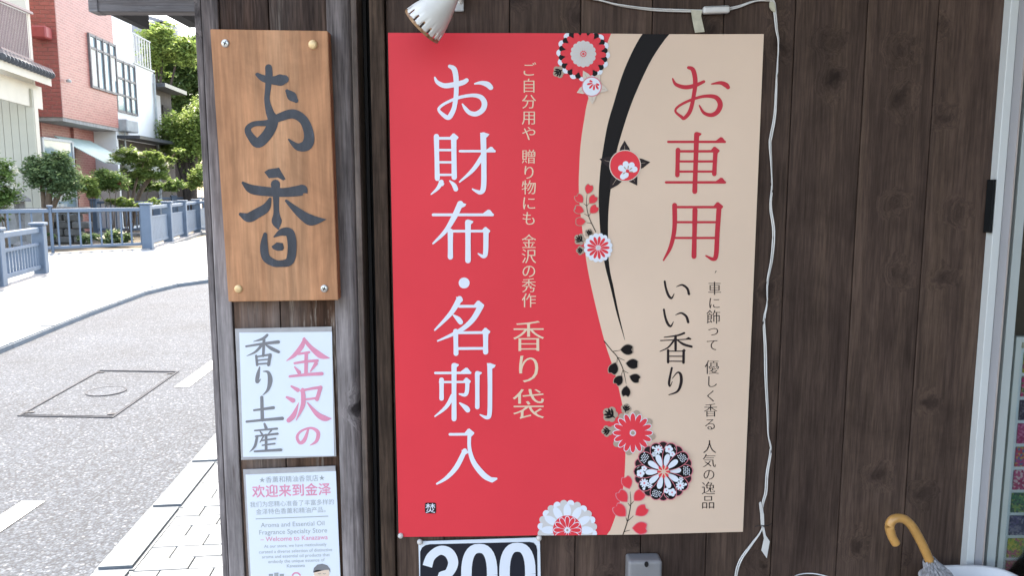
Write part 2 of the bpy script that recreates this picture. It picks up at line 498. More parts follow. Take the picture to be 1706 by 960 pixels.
# letters: the built-in typeface, thinned where a Mincho face is thin
_fc = bpy.data.curves.new('type', 'FONT'); _fo = bpy.data.objects.new('type', _fc); COL.objects.link(_fo)
_gc = {}
def glyph(ch, kx=0.0, ky=0.0):
    key = (ch, kx, ky)
    if key in _gc: return _gc[key]
    _fc.body = ch; _fc.resolution_u = 4
    dg = bpy.context.evaluated_depsgraph_get(); dg.update()
    me = bpy.data.meshes.new_from_object(_fo.evaluated_get(dg))
    V = [(v.co.x, v.co.y) for v in me.vertices]; Fs = [tuple(p.vertices) for p in me.polygons]
    if kx or ky:
        bm = bmesh.new(); bm.from_mesh(me)
        bmesh.ops.remove_doubles(bm, verts=bm.verts, dist=1e-5)
        bm.verts.ensure_lookup_table()
        N = {v.index: Vector((0, 0)) for v in bm.verts}
        for e in bm.edges:
            if len(e.link_faces) != 1: continue
            a, b = e.verts; d = (b.co - a.co).xy
            if d.length < 1e-6: continue
            n = Vector((d.y, -d.x)).normalized()
            c = e.link_faces[0].calc_center_median().xy - a.co.xy
            if n.dot(c) > 0: n = -n
            N[a.index] += n * d.length; N[b.index] += n * d.length
        V = []
        for v in bm.verts:
            n = N[v.index]
            if n.length > 1e-9: n = n.normalized()
            V.append((v.co.x - n.x * kx, v.co.y - n.y * ky))
        Fs = [tuple(v.index for v in f.verts) for f in bm.faces]
        bm.free()
    bpy.data.meshes.remove(me)
    _gc[key] = (V, Fs)
    return _gc[key]
def put(ink, ch, cx, cy, size, kx=0.004, ky=0.017, sx=1.0, rot=0.0):
    """one full-width character centred at a pixel"""
    V, Fs = glyph(ch, kx, ky)
    c, q = math.cos(rot), math.sin(rot); out = []
    for x, y in V:
        u, v = (x - 0.5) * size * sx, -(y - 0.38) * size
        out.append((cx + u * c - v * q, cy + u * q + v * c))
    ink.mesh(out, Fs)
def line(ink, text, cx, cy, width, rot=0.0, kx=0.0, ky=0.0, hs=1.0):
    """a whole line scaled to a width in pixels"""
    V, Fs = glyph(text, kx, ky)
    lo = min(v[0] for v in V); hi = max(v[0] for v in V); s = width / (hi - lo)
    c, q = math.cos(rot), math.sin(rot); out = []
    for x, y in V:
        u, v = (x - (lo + hi) / 2) * s, -(y - 0.33) * s * hs
        out.append((cx + u * c - v * q, cy + u * q + v * c))
    ink.mesh(out, Fs)
def Z(x0, y0, sc): return lambda x, y: (x0 + x / sc, y0 + y / sc)

# ---------------------------------------------------------------- carved wooden sign
YS = YP - 0.03
sign = tag(empty('wooden_sign', wallp(465, 500, YS)), 'tan cedar signboard with two black brush characters screwed to the post', 'sign')
slab('board', [(350, 48), (546, 51), (563.5, 500), (380.5, 503)], YS, 0.0285, M['signwood'], sign, 0.0012)
def inkmat(name, c, rough=0.6, var=0.06, spec=0.3, scale=40):
    return plain(name, c, rough, var, scale, 0, spec)
t = NT('brush_ink')
v = t.coords((1, 1, 0.3)); f = t.noise(v, 60, 5, 0.7)
M['brush'] = t.out(t.ramp(f, [(0.3, (0.022, 0.024, 0.032)), (0.62, (0.045, 0.05, 0.065)), (0.75, (0.10, 0.11, 0.14))]), 0.5, 0.4)
k1 = Ink(YS, 0.0004, T=Z(330, 0, 3.428)); k1.w = 40
k1.stroke([(338, 424, 22), (375, 447, 40), (430, 458, 48), (470, 456, 66), (494, 452, 50)])
k1.stroke([(403, 385, 40), (405, 430, 42), (400, 500, 34), (394, 570, 32), (410, 640, 46), (428, 690, 60), (402, 758, 60), (345, 815, 58), (306, 785, 44), (284, 738, 36), (320, 707, 30), (400, 700, 36), (470, 668, 48), (545, 650, 54), (606, 690, 52), (634, 770, 58), (622, 826, 64), (570, 838, 42), (518, 796, 10)])
k1.stroke([(508, 518, 20), (535, 548, 54), (560, 574, 26)])
k1.done('character', M['brush'], sign)
k1 = Ink(YS, 0.0004, T=Z(330, 260, 3.2))
k1.poly([(353, 85), (375, 70), (432, 61), (445, 85), (467, 122), (455, 130), (425, 114), (378, 118)])
k1.stroke([(240, 143, 16), (285, 176, 48), (360, 188, 50), (450, 194, 48), (530, 186, 56), (562, 180, 52), (582, 196, 6)])
k1.stroke([(413, 150, 50), (416, 220, 34), (418, 300, 32), (420, 350, 54), (428, 388, 10)])
k1.stroke([(384, 228, 16), (362, 275, 46), (315, 305, 52), (270, 327, 52), (226, 310, 18)])
k1.stroke([(470, 238, 14), (520, 285, 36), (570, 325, 52), (610, 343, 56), (682, 338, 3)])
k1.stroke([(358, 418, 22), (352, 480, 42), (362, 540, 44), (400, 568, 40), (440, 574, 36), (490, 558, 46), (502, 480, 48), (490, 412, 48), (450, 405, 40), (406, 430, 8)])
k1.poly([(392, 482), (420, 460), (452, 464), (459, 490), (452, 503), (425, 506), (400, 496)])
k1.done('character', M['brush'], sign)
M['screw'] = plain('screw_metal', (0.55, 0.54, 0.52), 0.35, 0.1, 60, 0, 0.5, 0.8)
M['brass'] = plain('brass_cap', (0.72, 0.50, 0.26), 0.4, 0.1, 60, 0, 0.5, 0.3)
def dome(name, px, py, Y, rpx, m, parent, h=0.4, slot=False):
    p = wallp(px, py, Y); r = rpx * Y / F
    bm = bmesh.new()
    mt = Matrix.Translation(p) @ Matrix.Rotation(R(90), 4, 'X')
    lathe(bm, [(r, -0.001), (r, r * h * 0.35), (r * 0.85, r * h * 0.75), (r * 0.5, r * h), (0.0001, r * h * 1.08)], 16, mt)
    o = bm2o(name, bm, m, parent, smooth=True)
    if slot:
        b2 = bmesh.new()
        for rz in (0.4, 0.4 + math.pi / 2):
            box(b2, p + Vector((0, -r * h * 1.1, 0)), (r * 1.0, 0.0008, r * 0.22), Matrix.Rotation(rz, 3, 'Y'))
        bm2o('slot', b2, M['plank_back'], o)
    return o
dome('screw', 375.5, 72, YS, 6.5, M['screw'], sign, 0.35, True)
dome('screw', 521.5, 74, YS, 7.5, M['brass'], sign, 0.5)
dome('screw', 397.5, 481.5, YS, 7, M['brass'], sign, 0.5)
dome('screw', 540.5, 481, YS, 6.5, M['screw'], sign, 0.35, True)

# ---------------------------------------------------------------- laminated notices on the post
M['paper'] = plain('white_paper', (0.72, 0.78, 0.86), 0.35, 0.02, 6, 0.0, 0.5)
M['film'] = plain('laminate_edge', (0.40, 0.39, 0.40), 0.25, 0.12, 30, 0, 0.6)
M['pinkink'] = inkmat('pink_ink', (0.74, 0.28, 0.40)); M['greyink'] = inkmat('grey_ink', (0.21, 0.21, 0.225))
M['pinkfaint'] = inkmat('pale_pink_ink', (0.75, 0.42, 0.50)); M['greyfaint'] = inkmat('pale_grey_ink', (0.33, 0.36, 0.37))
YL = YP - 0.0035
n1 = tag(empty('laminated_notice', wallp(478, 765, YL)), 'laminated white notice with large pink and grey brush characters below the wooden sign', 'notice')
grid_sheet('sleeve', [(391.5, 548), (552.5, 544.5), (560, 761), (402, 767)], YL, M['film'], n1, None, 4, 4, 0.002)
grid_sheet('paper', [(398.5, 554.5), (553, 553), (556.5, 760), (405, 762)], YL - 0.0007, M['paper'], n1, None, 4, 4, 0.0003)
g = Ink(YL - 0.0007, T=Z(350, 520, 3.694))
for s_ in ([(580, 162, 12), (565, 210, 30), (520, 265, 24), (470, 301, 4)], [(578, 168, 20), (620, 218, 26), (680, 268, 36), (737, 285, 3)],
           [(545, 259, 14), (610, 248, 15)], [(520, 316, 14), (590, 305, 16), (660, 300, 18)], [(592, 255, 22), (590, 385, 22)],
           [(520, 338, 8), (548, 372, 24)], [(652, 318, 24), (618, 366, 8)], [(490, 397, 14), (590, 386, 18), (688, 380, 22)],
           '|',
           [(500, 458, 12), (540, 481, 26)], [(472, 525, 14), (510, 545, 30)], [(545, 560, 4), (515, 635, 30), (484, 668, 28)],
           [(560, 486, 14), (625, 472, 16), (680, 465, 20)], [(680, 465, 24), (658, 538, 24)], [(565, 541, 12), (660, 530, 14)],
           [(570, 480, 24), (572, 570, 28), (530, 667, 4)], [(600, 560, 8), (660, 630, 30), (708, 656, 34), (747, 656, 3)],
           '|',
           [(605, 722, 12), (580, 790, 24), (552, 806, 20), (536, 770, 18), (560, 735, 14), (620, 715, 14), (664, 742, 24), (655, 795, 20), (615, 822, 4)]):
    if s_ == '|': g.cut(M['pinkink'], n1)
    else: g.stroke(s_)
g.cut(M['pinkink'], n1)
g = Ink(YL - 0.0007, T=Z(350, 520, 3.694))
for s_ in ([(352, 142, 16), (325, 165, 18), (268, 182, 4)], [(222, 212, 12), (330, 195, 16), (420, 185, 22)], [(332, 172, 18), (327, 270, 16)],
           [(322, 200, 18), (280, 245, 14), (226, 271, 3)], [(340, 200, 8), (380, 226, 22), (422, 246, 18)],
           [(284, 270, 14), (290, 326, 16)], [(285, 276, 10), (372, 262, 14)], [(370, 264, 20), (360, 326, 18)], [(295, 298, 9), (358, 291, 9)], [(292, 321, 10), (360, 316, 10)],
           '|',
           [(305, 340, 8), (294, 390, 24), (290, 432, 20), (312, 414, 4)], [(326, 366, 4), (358, 372, 18), (370, 420, 30), (356, 478, 18), (324, 513, 3)],
           '|',
           [(270, 606, 12), (390, 590, 20)], [(318, 526, 20), (322, 665, 22)], [(225, 676, 14), (335, 665, 16), (445, 656, 22)],
           '|',
           [(335, 690, 14), (345, 716, 20)], [(275, 731, 10), (412, 719, 14)], [(308, 735, 8), (320, 752, 12)], [(378, 728, 12), (360, 750, 7)], [(280, 766, 10), (416, 750, 14)],
           [(290, 766, 16), (276, 826, 16), (244, 862, 3)], [(345, 758, 16), (345, 852, 16)], [(318, 792, 9), (402, 780, 12)], [(322, 821, 9), (398, 811, 11)], [(328, 768, 10), (308, 802, 6)],
           [(275, 859, 12), (436, 849, 18)]):
    if s_ == '|': g.cut(M['greyink'], n1)
    else: g.stroke(s_)
g.cut(M['greyink'], n1)

n2 = tag(empty('laminated_notice', wallp(490, 1010, YL)), 'laminated shop notice with pink Chinese heading and English text at the foot of the post', 'notice')
grid_sheet('sleeve', [(405, 783), (558.5, 777), (570, 1012), (418, 1020)], YL, M['film'], n2, None, 4, 4, 0.002)
grid_sheet('paper', [(409, 791.5), (559.5, 785.5), (569, 1009), (420.5, 1016)], YL - 0.0007, M['paper'], n2, None, 4, 4, 0.0003)
rt = R(-2.0)
g = Ink(YL - 0.0007)
line(g, '★香薰和精油香氛店★', 486.5, 799, 109, rt)
g.done('lettering', M['greyfaint'], n2)
g = Ink(YL - 0.0007)
line(g, '欢迎来到金泽', 485.5, 818.5, 131, rt, -0.018, -0.018)
g.done('lettering', M['pinkink'], n2); g = Ink(YL - 0.0007)
line(g, '– Welcome to Kanazawa', 490, 897.5, 112, rt, -0.008, -0.008)
g.done('lettering', M['pinkink'], n2)
g = Ink(YL - 0.0007)
for tx, cx_, cy_, w_ in (('我们为您精心准备了丰富多样的', 486.5, 839.5, 140), ('金泽特色香薰和精油产品。', 484.5, 852, 116), ('Aroma and Essential Oil', 487.5, 874, 106), ('Fragrance Specialty Store', 488.5, 886, 113),
                         ('At our store, we have meticulously', 492, 909.3, 104), ('curated a diverse selection of distinctive', 492.5, 918.5, 122), ('aroma and essential oil products that', 493, 926.7, 113), ('embody the unique essence of', 494, 935, 94), ('Kanazawa', 493, 943.2, 30)):
    line(g, tx, cx_, cy_, w_, rt)
g.stroke([(426, 865.3, 1.3), (547, 860.6, 1.3)], caps=False)
# little drawing of shop shelves
for bx_, by_ in ((448, 957), (457, 955), (466, 957)): g.poly([(bx_, by_), (bx_ + 7, by_ - .3), (bx_ + 7, by_ + 8), (bx_, by_ + 8)])
g.done('lettering', M['greyfaint'], n2)
g = Ink(YL - 0.0007); g.stroke([(487, 960, 2.5), (490, 956, 2.5), (496, 955.5, 2.5), (500, 959, 2.5)]); g.done('printed_motif', M['pinkink'], n2)
g = Ink(YL - 0.0007); g.disc(536, 956, 13, 24, 13); g.done('printed_face', inkmat('face_ink', (0.75, 0.58, 0.46)), n2)
g = Ink(YL - 0.0010); g.poly([(521.5, 955), (523, 947), (529, 941.5), (537, 940), (545, 942.5), (550, 948.5), (550.5, 955), (547.5, 950), (540, 948.5), (535, 951), (527, 950)]); g.done('printed_hair', M['greyink'], n2)
g = Ink(YL - 0.0010); g.stroke([(529.5, 956, .7), (532, 957, .7), (534.5, 956, .7)]); g.stroke([(538, 956, .7), (540.5, 957, .7), (543, 956, .7)]); g.done('printed_eyes', M['greyink'], n2)
# ---------------------------------------------------------------- the big poster
YB = YW - 0.0045
def hp(x, z):                    # the sheet hangs with soft waves and lifts at its foot
    w = 0.0024 * math.sin(5.2 * x + 1.6 * z + 0.6) + 0.0019 * math.sin(9.5 * x - 4.1 * z + 1.9) + 0.0010 * math.sin(3.3 * z + 14 * x)
    foot = max(0.0, 0.95 - z)
    w += 0.06 * foot * foot * (0.6 + 0.5 * math.sin(7.5 * x + 0.4)) + 0.0013 * math.sin(23 * x + 2.2 * z) * max(0.0, 1.25 - z)
    return w + 0.0055
poster = tag(empty('poster', wallp(955, 890, YB)), 'large red and cream poster with vertical white and red lettering and printed flowers', 'poster')
def pmat(name, c, rough=0.4): return plain(name, c, rough, 0.03, 5, 0.0, 0.13)
RED, CRM, BLK, WHT = (0.80, 0.052, 0.07), (0.74, 0.55, 0.425), (0.008, 0.006, 0.007), (0.74, 0.78, 0.86)
M['p_red'] = pmat('poster_red', RED); M['p_cream'] = pmat('poster_cream', CRM); M['p_black'] = pmat('poster_black', BLK)
M['p_white'] = pmat('poster_white', WHT); M['p_ink'] = pmat('poster_red_ink', (0.56, 0.035, 0.055)); M['p_pale'] = pmat('poster_pale_ink', (0.80, 0.60, 0.44))
M['p_taupe'] = pmat('poster_taupe', (0.42, 0.32, 0.25)); M['p_dark'] = pmat('poster_dark_ink', (0.025, 0.016, 0.018)); M['p_rose'] = pmat('poster_rose', (0.72, 0.22, 0.26))
M['p_grey'] = pmat('poster_light_grey', (0.62, 0.59, 0.58)); M['p_stone'] = pmat('poster_stone', (0.66, 0.56, 0.48))
CORN = [(647, 55), (1271, 57), (1237, 886), (665, 893)]
grid_sheet('sheet', CORN, YB, M['p_red'], poster, hp, 48, 64, 0.0005)
def clip(x, y):
    t0 = 55 + 2 * (x - 647) / 624 + 0.1; b0 = 893 - 7 * (x - 665) / 572 - 0.1
    y = min(max(y, t0), b0)
    f = (y - 55) / 832
    return min(max(x, 647.6 + 18 * f), 1271 - 34 * f), y
def PI_(base, T=None):
    k = Ink(YB, base, 0.000012, hp, T); k.clip = clip; k.w = 10
    return k
# cream field and black ribbon, as strips between two traced edges
def band(name, left, right, m, base, ny=40):
    k = PI_(base)
    L = crom(left, 6); Rr = crom(right, 6)
    def at(C, y):
        for a, b in zip(C, C[1:]):
            if a[1] <= y <= b[1]:
                t = (y - a[1]) / max(1e-6, b[1] - a[1]); return a[0] + (b[0] - a[0]) * t
        return C[0][0] if y < C[0][1] else C[-1][0]
    y0, y1 = max(L[0][1], Rr[0][1]), min(L[-1][1], Rr[-1][1])
    rows = []
    nx = 14 if name == 'cream_field' else 3
    for j in range(ny + 1):
        y = y0 + (y1 - y0) * j / ny
        a, b = at(L, y), at(Rr, y)
        rows.append([k.bm.verts.new(k.P(a + (b - a) * i / nx, y)) for i in range(nx + 1)])
    for j in range(ny):
        for i in range(nx): k.bm.faces.new((rows[j][i], rows[j + 1][i], rows[j + 1][i + 1], rows[j][i + 1]))
    return k.done(name, m, poster)
band('cream_field', [(1017.5, 55), (1003, 95), (980, 163), (973, 198), (967.5, 235), (965, 270), (964, 320), (970, 385), (981, 460), (1005, 562), (1022, 615), (1031, 650), (1040, 699), (1041, 758), (1037, 812), (1025, 856), (1010, 895)],
     [(1275, 55), (1258, 470), (1241, 895)], M['p_cream'], 0.0003, 60)
band('black_ribbon', [(1070, 55), (1054, 84), (1037, 123), (1023, 169), (1012, 207), (1005, 245), (1000, 280), (997, 325), (998, 360), (1001, 400), (1007, 440), (1017, 480), (1027, 522), (1040, 566)],
     [(1115, 55), (1088, 94), (1067, 136), (1050, 177), (1036, 220), (1026, 257), (1017, 315), (1013, 360), (1013, 420), (1016, 452), (1021, 475), (1030, 520), (1040.6, 566)], M['p_black'], 0.0005, 50)

def H(k, x0, x1, y, w, tri=None, y1=None):
    y1 = y if y1 is None else y1
    k.stroke([(x0, y, w), (x1, y1, w)])
    if tri: k.poly([(x1 - tri * 1.25, y1 - w * 0.3), (x1 - tri * 0.55, y1 - tri * 0.62), (x1 - tri * 0.30, y1 - tri * 0.58), (x1 + tri * 0.12, y1 - w * 0.1), (x1 + w * 0.1, y1 + w * 0.5), (x1 - tri, y1 + w * 0.5)])
def V_(k, x0, y0, x1, y1, w, head=0.0):
    k.stroke([(x0, y0 + w / 2, w * 1.05), ((x0 + x1) / 2, (y0 + y1) / 2, w * 0.94), (x1, y1 - w / 2, w)])
    if head: k.poly([(x0 - w * 0.45, y0 + w * 0.15), (x0 + w * 0.2, y0), (x0 + w * 0.5 + head, y0 + w * 0.30), (x0 + w * 0.5 + head * 0.85, y0 + w * 0.55), (x0 + w * 0.42, y0 + w * 0.95)])
def corner(k, x, y, s):          # the shoulder where a Mincho stroke turns
    k.poly([(x - s * 1.2, y + s * 0.05), (x - s * 0.55, y - s * 0.75), (x - s * 0.25, y - s * 0.78), (x + s * 0.55, y - s * 0.1), (x + s * 0.5, y + s * 0.15), (x + s * 0.05, y + s * 0.6)])
BW = 0.0006
# column of white characters
k = PI_(BW, Z(640, 90, 3.84))
k.stroke([(326, 152, 12), (342, 182, 24), (388, 204, 32), (455, 196, 34), (505, 184, 32), (528, 170, 28)])
k.stroke([(420, 80, 22), (448, 98, 34), (460, 150, 34), (462, 250, 30), (450, 340, 30), (430, 388, 32), (412, 408, 30), (386, 396, 26), (352, 362, 18), (362, 338, 18), (405, 310, 18), (480, 280, 20), (560, 266, 22), (616, 276, 30), (642, 314, 36), (630, 358, 34), (590, 384, 32), (550, 378, 28), (522, 352, 24), (502, 322, 10)])
k.stroke([(580, 192, 10), (620, 186, 24), (660, 196, 36), (682, 216, 32)])
k.cut(M['p_white'], poster)
V_(k, 336, 512, 342, 812, 32); H(k, 340, 450, 540, 18); V_(k, 446, 515, 450, 806, 34); corner(k, 458, 535, 34)
for y in (615, 693, 773): H(k, 348, 440, y, 15)
k.stroke([(368, 818, 30), (346, 858, 22), (303, 897, 8)]); k.poly([(350, 806), (388, 828), (378, 846), (356, 838)])
k.stroke([(422, 812, 10), (448, 838, 28), (460, 864, 30)])
H(k, 486, 706, 622, 16, 46)
k.stroke([(634, 520, 38), (638, 700, 34), (636, 850, 34), (618, 884, 28), (592, 878, 20), (566, 864, 10)]); k.poly([(614, 505), (640, 502), (674, 514), (662, 530), (640, 545), (618, 530)])
k.stroke([(632, 650, 30), (570, 740, 26), (484, 818, 10)])
k.done('character', M['p_white'], poster)
k = PI_(BW, Z(640, 320, 3.43))
H(k, 282, 620, 129, 16, 48)
k.stroke([(436, 66, 34), (402, 140, 32), (352, 222, 24), (282, 292, 10)]); k.poly([(425, 52), (470, 68), (464, 80), (440, 92)])
V_(k, 380, 208, 380, 384, 30); H(k, 380, 590, 222, 15); corner(k, 590, 222, 30)
k.stroke([(582, 225, 30), (580, 340, 28), (568, 366, 22), (538, 350, 8)]); V_(k, 480, 156, 480, 405, 32, 14)
k.cut(M['p_white'], poster)
k.disc(458, 517, 31, 28); k.cut(M['p_white'], poster)
k.stroke([(432, 608, 34), (382, 690, 26), (292, 784, 10)]); k.poly([(412, 594), (452, 612), (446, 624), (420, 640)])
H(k, 430, 545, 650, 16); corner(k, 552, 646, 36)
k.stroke([(552, 650, 34), (505, 728, 30), (430, 790, 24), (308, 846, 9)]); k.stroke([(398, 700, 10), (424, 722, 28), (438, 740, 28)])
V_(k, 410, 778, 412, 932, 28); H(k, 412, 590, 800, 16); V_(k, 580, 785, 580, 926, 30); corner(k, 590, 796, 30); H(k, 412, 580, 890, 16)
k.done('character', M['p_white'], poster)
k = PI_(BW, Z(640, 580, 2.91))
H(k, 250, 418, 116, 12, 40); V_(k, 340, 68, 340, 350, 24, 12); V_(k, 280, 138, 280, 250, 22); H(k, 272, 405, 160, 11); corner(k, 408, 158, 24)
k.stroke([(404, 160, 20), (402, 205, 20), (392, 222, 18), (366, 218, 8)])
k.stroke([(334, 226, 22), (302, 280, 18), (248, 325, 7)]); k.stroke([(368, 262, 8), (396, 284, 24), (406, 296, 24)])
V_(k, 452, 108, 452, 293, 22, 12); k.stroke([(512, 88, 24), (513, 200, 22), (511, 312, 22), (498, 333, 18), (466, 319, 7)]); k.poly([(498, 70), (516, 70), (541, 80), (534, 92), (518, 100), (500, 86)])
k.cut(M['p_white'], poster)
H(k, 320, 420, 413, 13); corner(k, 422, 408, 28)
k.stroke([(414, 412, 18), (414, 480, 18), (434, 548, 24), (482, 610, 28), (522, 636, 22)]); k.poly([(500, 620), (548, 624), (549, 632), (524, 648), (505, 640)])
k.stroke([(392, 492, 22), (352, 570, 24), (305, 622, 18), (257, 652, 9)]); k.poly([(374, 490), (398, 486), (412, 502), (396, 510)])
k.done('character', M['p_white'], poster)
# red column
k = PI_(BW, Z(1080, 90, 2.667))
k.stroke([(108, 109, 7), (122, 134, 15), (162, 147, 19), (205, 140, 18), (246, 122, 13)])
k.stroke([(178, 60, 14), (198, 70, 20), (208, 118, 21), (202, 180, 18), (186, 250, 18), (160, 284, 16), (146, 278, 14), (120, 254, 10), (136, 230, 11), (190, 203, 12), (250, 187, 14), (298, 192, 20), (318, 222, 23), (306, 256, 21), (278, 271, 18), (245, 260, 14), (226, 228, 6)])
k.stroke([(280, 133, 6), (318, 128, 16), (342, 137, 22), (352, 148, 18)])
k.cut(M['p_ink'], poster)
H(k, 88, 338, 390, 11, 34); V_(k, 214, 346, 205, 622, 22, 11); V_(k, 131, 416, 128, 548, 20); H(k, 132, 300, 432, 11); H(k, 138, 288, 477, 10); H(k, 136, 286, 522, 10)
V_(k, 297, 416, 291, 543, 20); corner(k, 302, 430, 24); H(k, 78, 338, 570, 11, 34)
k.cut(M['p_ink'], poster)
k.stroke([(116, 672, 22), (115, 775, 20), (98, 855, 17), (66, 916, 7)]); H(k, 112, 318, 680, 11); corner(k, 316, 678, 26)
H(k, 124, 302, 747, 10); H(k, 119, 300, 817, 10); V_(k, 206, 682, 201, 910, 22); k.stroke([(312, 682, 22), (304, 800, 21), (299, 890, 21), (286, 911, 17), (254, 896, 7)])
k.done('character', M['p_ink'], poster)
# small columns
k = PI_(BW)
for ch, y in zip('ご自分用や贈り物にも金沢の秀作', (116, 143, 169.5, 196, 222.5, 261, 287, 312, 338, 363.5, 402, 426.5, 451, 475, 500)):
    put(k, ch, 881, y, 25.5, -0.004, 0.008); k.cut(M['p_pale'], poster)
k = PI_(BW)
for ch, y, s_ in (('香', 559, 56), ('り', 614, 54), ('袋', 673, 56)): put(k, ch, 880.5, y, s_, -0.006, 0.012); k.cut(M['p_pale'], poster)
k = PI_(BW, Z(980, 440, 4))
for dy in (0, 187):
    dx = -6 if dy else 0
    k.stroke([(507 + dx, 115 + dy, 14), (516 + dx, 165 + dy, 15), (532 + dx, 208 + dy, 17), (552 + dx, 226 + dy, 13), (570 + dx, 196 + dy, 4)])
    k.stroke([(585 + dx, 150 + dy, 4), (622 + dx, 138 + dy, 12), (655 + dx, 160 + dy, 16), (668 + dx, 198 + dy, 17)]); k.cut(M['p_dark'], poster)
for s_ in ([(636, 458, 14), (590, 474, 12), (502, 486, 6)], [(478, 508, 7), (672, 498, 7)], [(578, 478, 18), (578, 568, 16)], [(572, 500, 14), (530, 552, 10), (474, 580, 5)], [(584, 500, 8), (630, 532, 16), (684, 548, 15)],
           [(528, 572, 16), (528, 652, 16)], [(528, 578, 7), (636, 578, 7)], [(632, 574, 17), (630, 654, 17)], [(535, 612, 7), (625, 612, 7)], [(535, 645, 7), (625, 645, 7)],
           '|', [(553, 690, 14), (542, 740, 14), (534, 790, 16), (540, 812, 8), (556, 780, 4)], [(556, 760, 4), (590, 720, 10), (612, 735, 18), (614, 790, 20), (590, 845, 14), (532, 868, 6)]):
    if s_ == '|':
        k.poly([(640, 498), (664, 484), (684, 496), (676, 503)]); k.poly([(618, 576), (634, 562), (646, 574), (636, 584)]); k.cut(M['p_dark'], poster)
    else: k.stroke(s_)
k.done('character', M['p_dark'], poster)
k = PI_(BW)
for ch, x, y, s_ in (('車', 1189.5, 480, 24), ('に', 1189, 504.5, 22), ('飾', 1187.5, 527.5, 25), ('っ', 1187, 549, 24), ('て', 1185.5, 574, 22), ('優', 1185, 611, 25), ('し', 1184.5, 635, 22), ('く', 1183.5, 659, 22),
                     ('香', 1182.7, 682.5, 24), ('る', 1182, 706, 22), ('人', 1181, 743.5, 24), ('気', 1180.5, 766.5, 24), ('の', 1180, 789.5, 22), ('逸', 1179, 812.5, 24), ('品', 1178.6, 835.5, 24)):
    put(k, ch, x, y, s_, 0.0, 0.014); k.cut(M['p_dark'], poster)
k.stroke([(1192, 451.5, 1.6), (1190, 455, .6)])
k.done('character', M['p_dark'], poster)
# seal
k = PI_(BW)
rr_ = []
for cx_, cy_, a0 in ((724, 838.5, -90), (724, 850.5, 0), (711.5, 850.5, 90), (711.5, 838.5, 180)):
    for q in range(5):
        a = R(a0 + 22.5 * q); rr_.append((cx_ + 3 * math.cos(a), cy_ + 3 * math.sin(a)))
k.poly(rr_); k.mi = 1; k.up(8)
put(k, '焚', 717.6, 844.6, 17, -0.01, -0.005)
k.done('seal', [M['p_dark'], M['p_white']], poster)

# printed flowers
MW, MR, MB, MC, MT, MD, MRO, MG, MS = range(9)
FM = [M['p_white'], M['p_red'], M['p_black'], M['p_cream'], M['p_taupe'], M['p_dark'], M['p_rose'], M['p_grey'], M['p_stone']]
def petal(k, cx, cy, a, r0, r1, w, n=10, point=0.0):
    c, s = math.cos(a), math.sin(a); pts = []
    for i in range(n * 2):
        q = 2 * math.pi * i / (2 * n)
        t = (1 - math.cos(q)) / 2
        ww = w / 2 * math.sin(q) * (0.45 + 0.55 * t if not point else (1 - point * (t - 0.5)))
        r = r0 + (r1 - r0) * t
        pts.append((cx + c * r - s * ww, cy + s * r + c * ww))
    k.poly(pts)
def leaf(k, x, y, tx, ty, w, mi, vein):
    a = math.atan2(ty - y, tx - x); L = math.hypot(tx - x, ty - y); c, s = math.cos(a), math.sin(a)
    k.mi = mi
    sh = [(0, .15), (.2, .42), (.45, .5), (.7, .36), (.88, .14), (1, 0)]
    pts = [(L * t, w * q) for t, q in sh] + [(L * t, -w * q) for t, q in sh[-2::-1]]
    k.poly([(x + c * u - s * v, y + s * u + c * v) for u, v in pts]); k.up(4)
    k.mi = vein; k.stroke([(x + c * L * .2, y + s * L * .2, .8), (x + c * L * .8, y + s * L * .8, .5)], caps=False)
def heart(k, x, y, a, r, mi, edge):
    c, s = math.cos(a), math.sin(a)
    base = [(-1.0, 0), (-.55, .5), (0, .78), (.55, .72), (.92, .42), (.72, 0), (.92, -.42), (.55, -.72), (0, -.78), (-.55, -.5)]
    base = [p[:2] for p in crom([(*p, 0) for p in base + base[:1]], 3)][:-1]
    for m_, sc in ((edge, 1.14), (mi, 1.0)):
        k.mi = m_; k.poly([(x + (c * u - s * v) * r * sc, y + (s * u + c * v) * r * sc) for u, v in base]); k.up(4)
def ornleaf(k, x, y, a, r):      # dark lobed leaf with a taupe halo
    c, s = math.cos(a), math.sin(a)
    for m_, sc in ((MT, 1.0), ):
        k.mi = m_
        for u, v, q in ((0, 0, .62), (.5, 0, .5), (.15, .5, .46), (.15, -.5, .46), (-.4, .3, .4), (-.4, -.3, .4)):
            k.disc(x + (c * u - s * v) * r, y + (s * u + c * v) * r, q * r, 14)
    k.up(6); k.mi = MB
    for u0, v0, u1, v1 in ((-.6, 0, .75, 0), (-.3, .1, .3, .62), (-.3, -.1, .3, -.62), (.1, .12, .6, .4), (.1, -.12, .6, -.4)):
        x0, y0, x1, y1 = x + (c * u0 - s * v0) * r, y + (s * u0 + c * v0) * r, x + (c * u1 - s * v1) * r, y + (s * u1 + c * v1) * r
        k.stroke([(x0, y0, r * .1), ((x0 + x1) / 2, (y0 + y1) / 2, r * .30), (x1, y1, r * .14)], k=4)
FB = 0.0009
k = PI_(FB)
ornleaf(k, 931, 120, R(150), 11)
for i in range(16):
    a = 2 * math.pi * (i + .1) / 16; k.mi = MW; k.disc(971 + 38.5 * math.cos(a), 90.5 + 39 * math.sin(a), 6.3, 14)
k.up(6)
for i in range(16):
    a = 2 * math.pi * (i + .6) / 16; k.mi = MB; k.disc(971 + 36 * math.cos(a), 90.5 + 37 * math.sin(a), 5.2, 12)
k.up(6)
for i in range(16):
    a = 2 * math.pi * (i + .1) / 16; k.mi = MR; petal(k, 971, 90.5, a, 8, 38.5, 13.5)
k.up(8); k.mi = MG
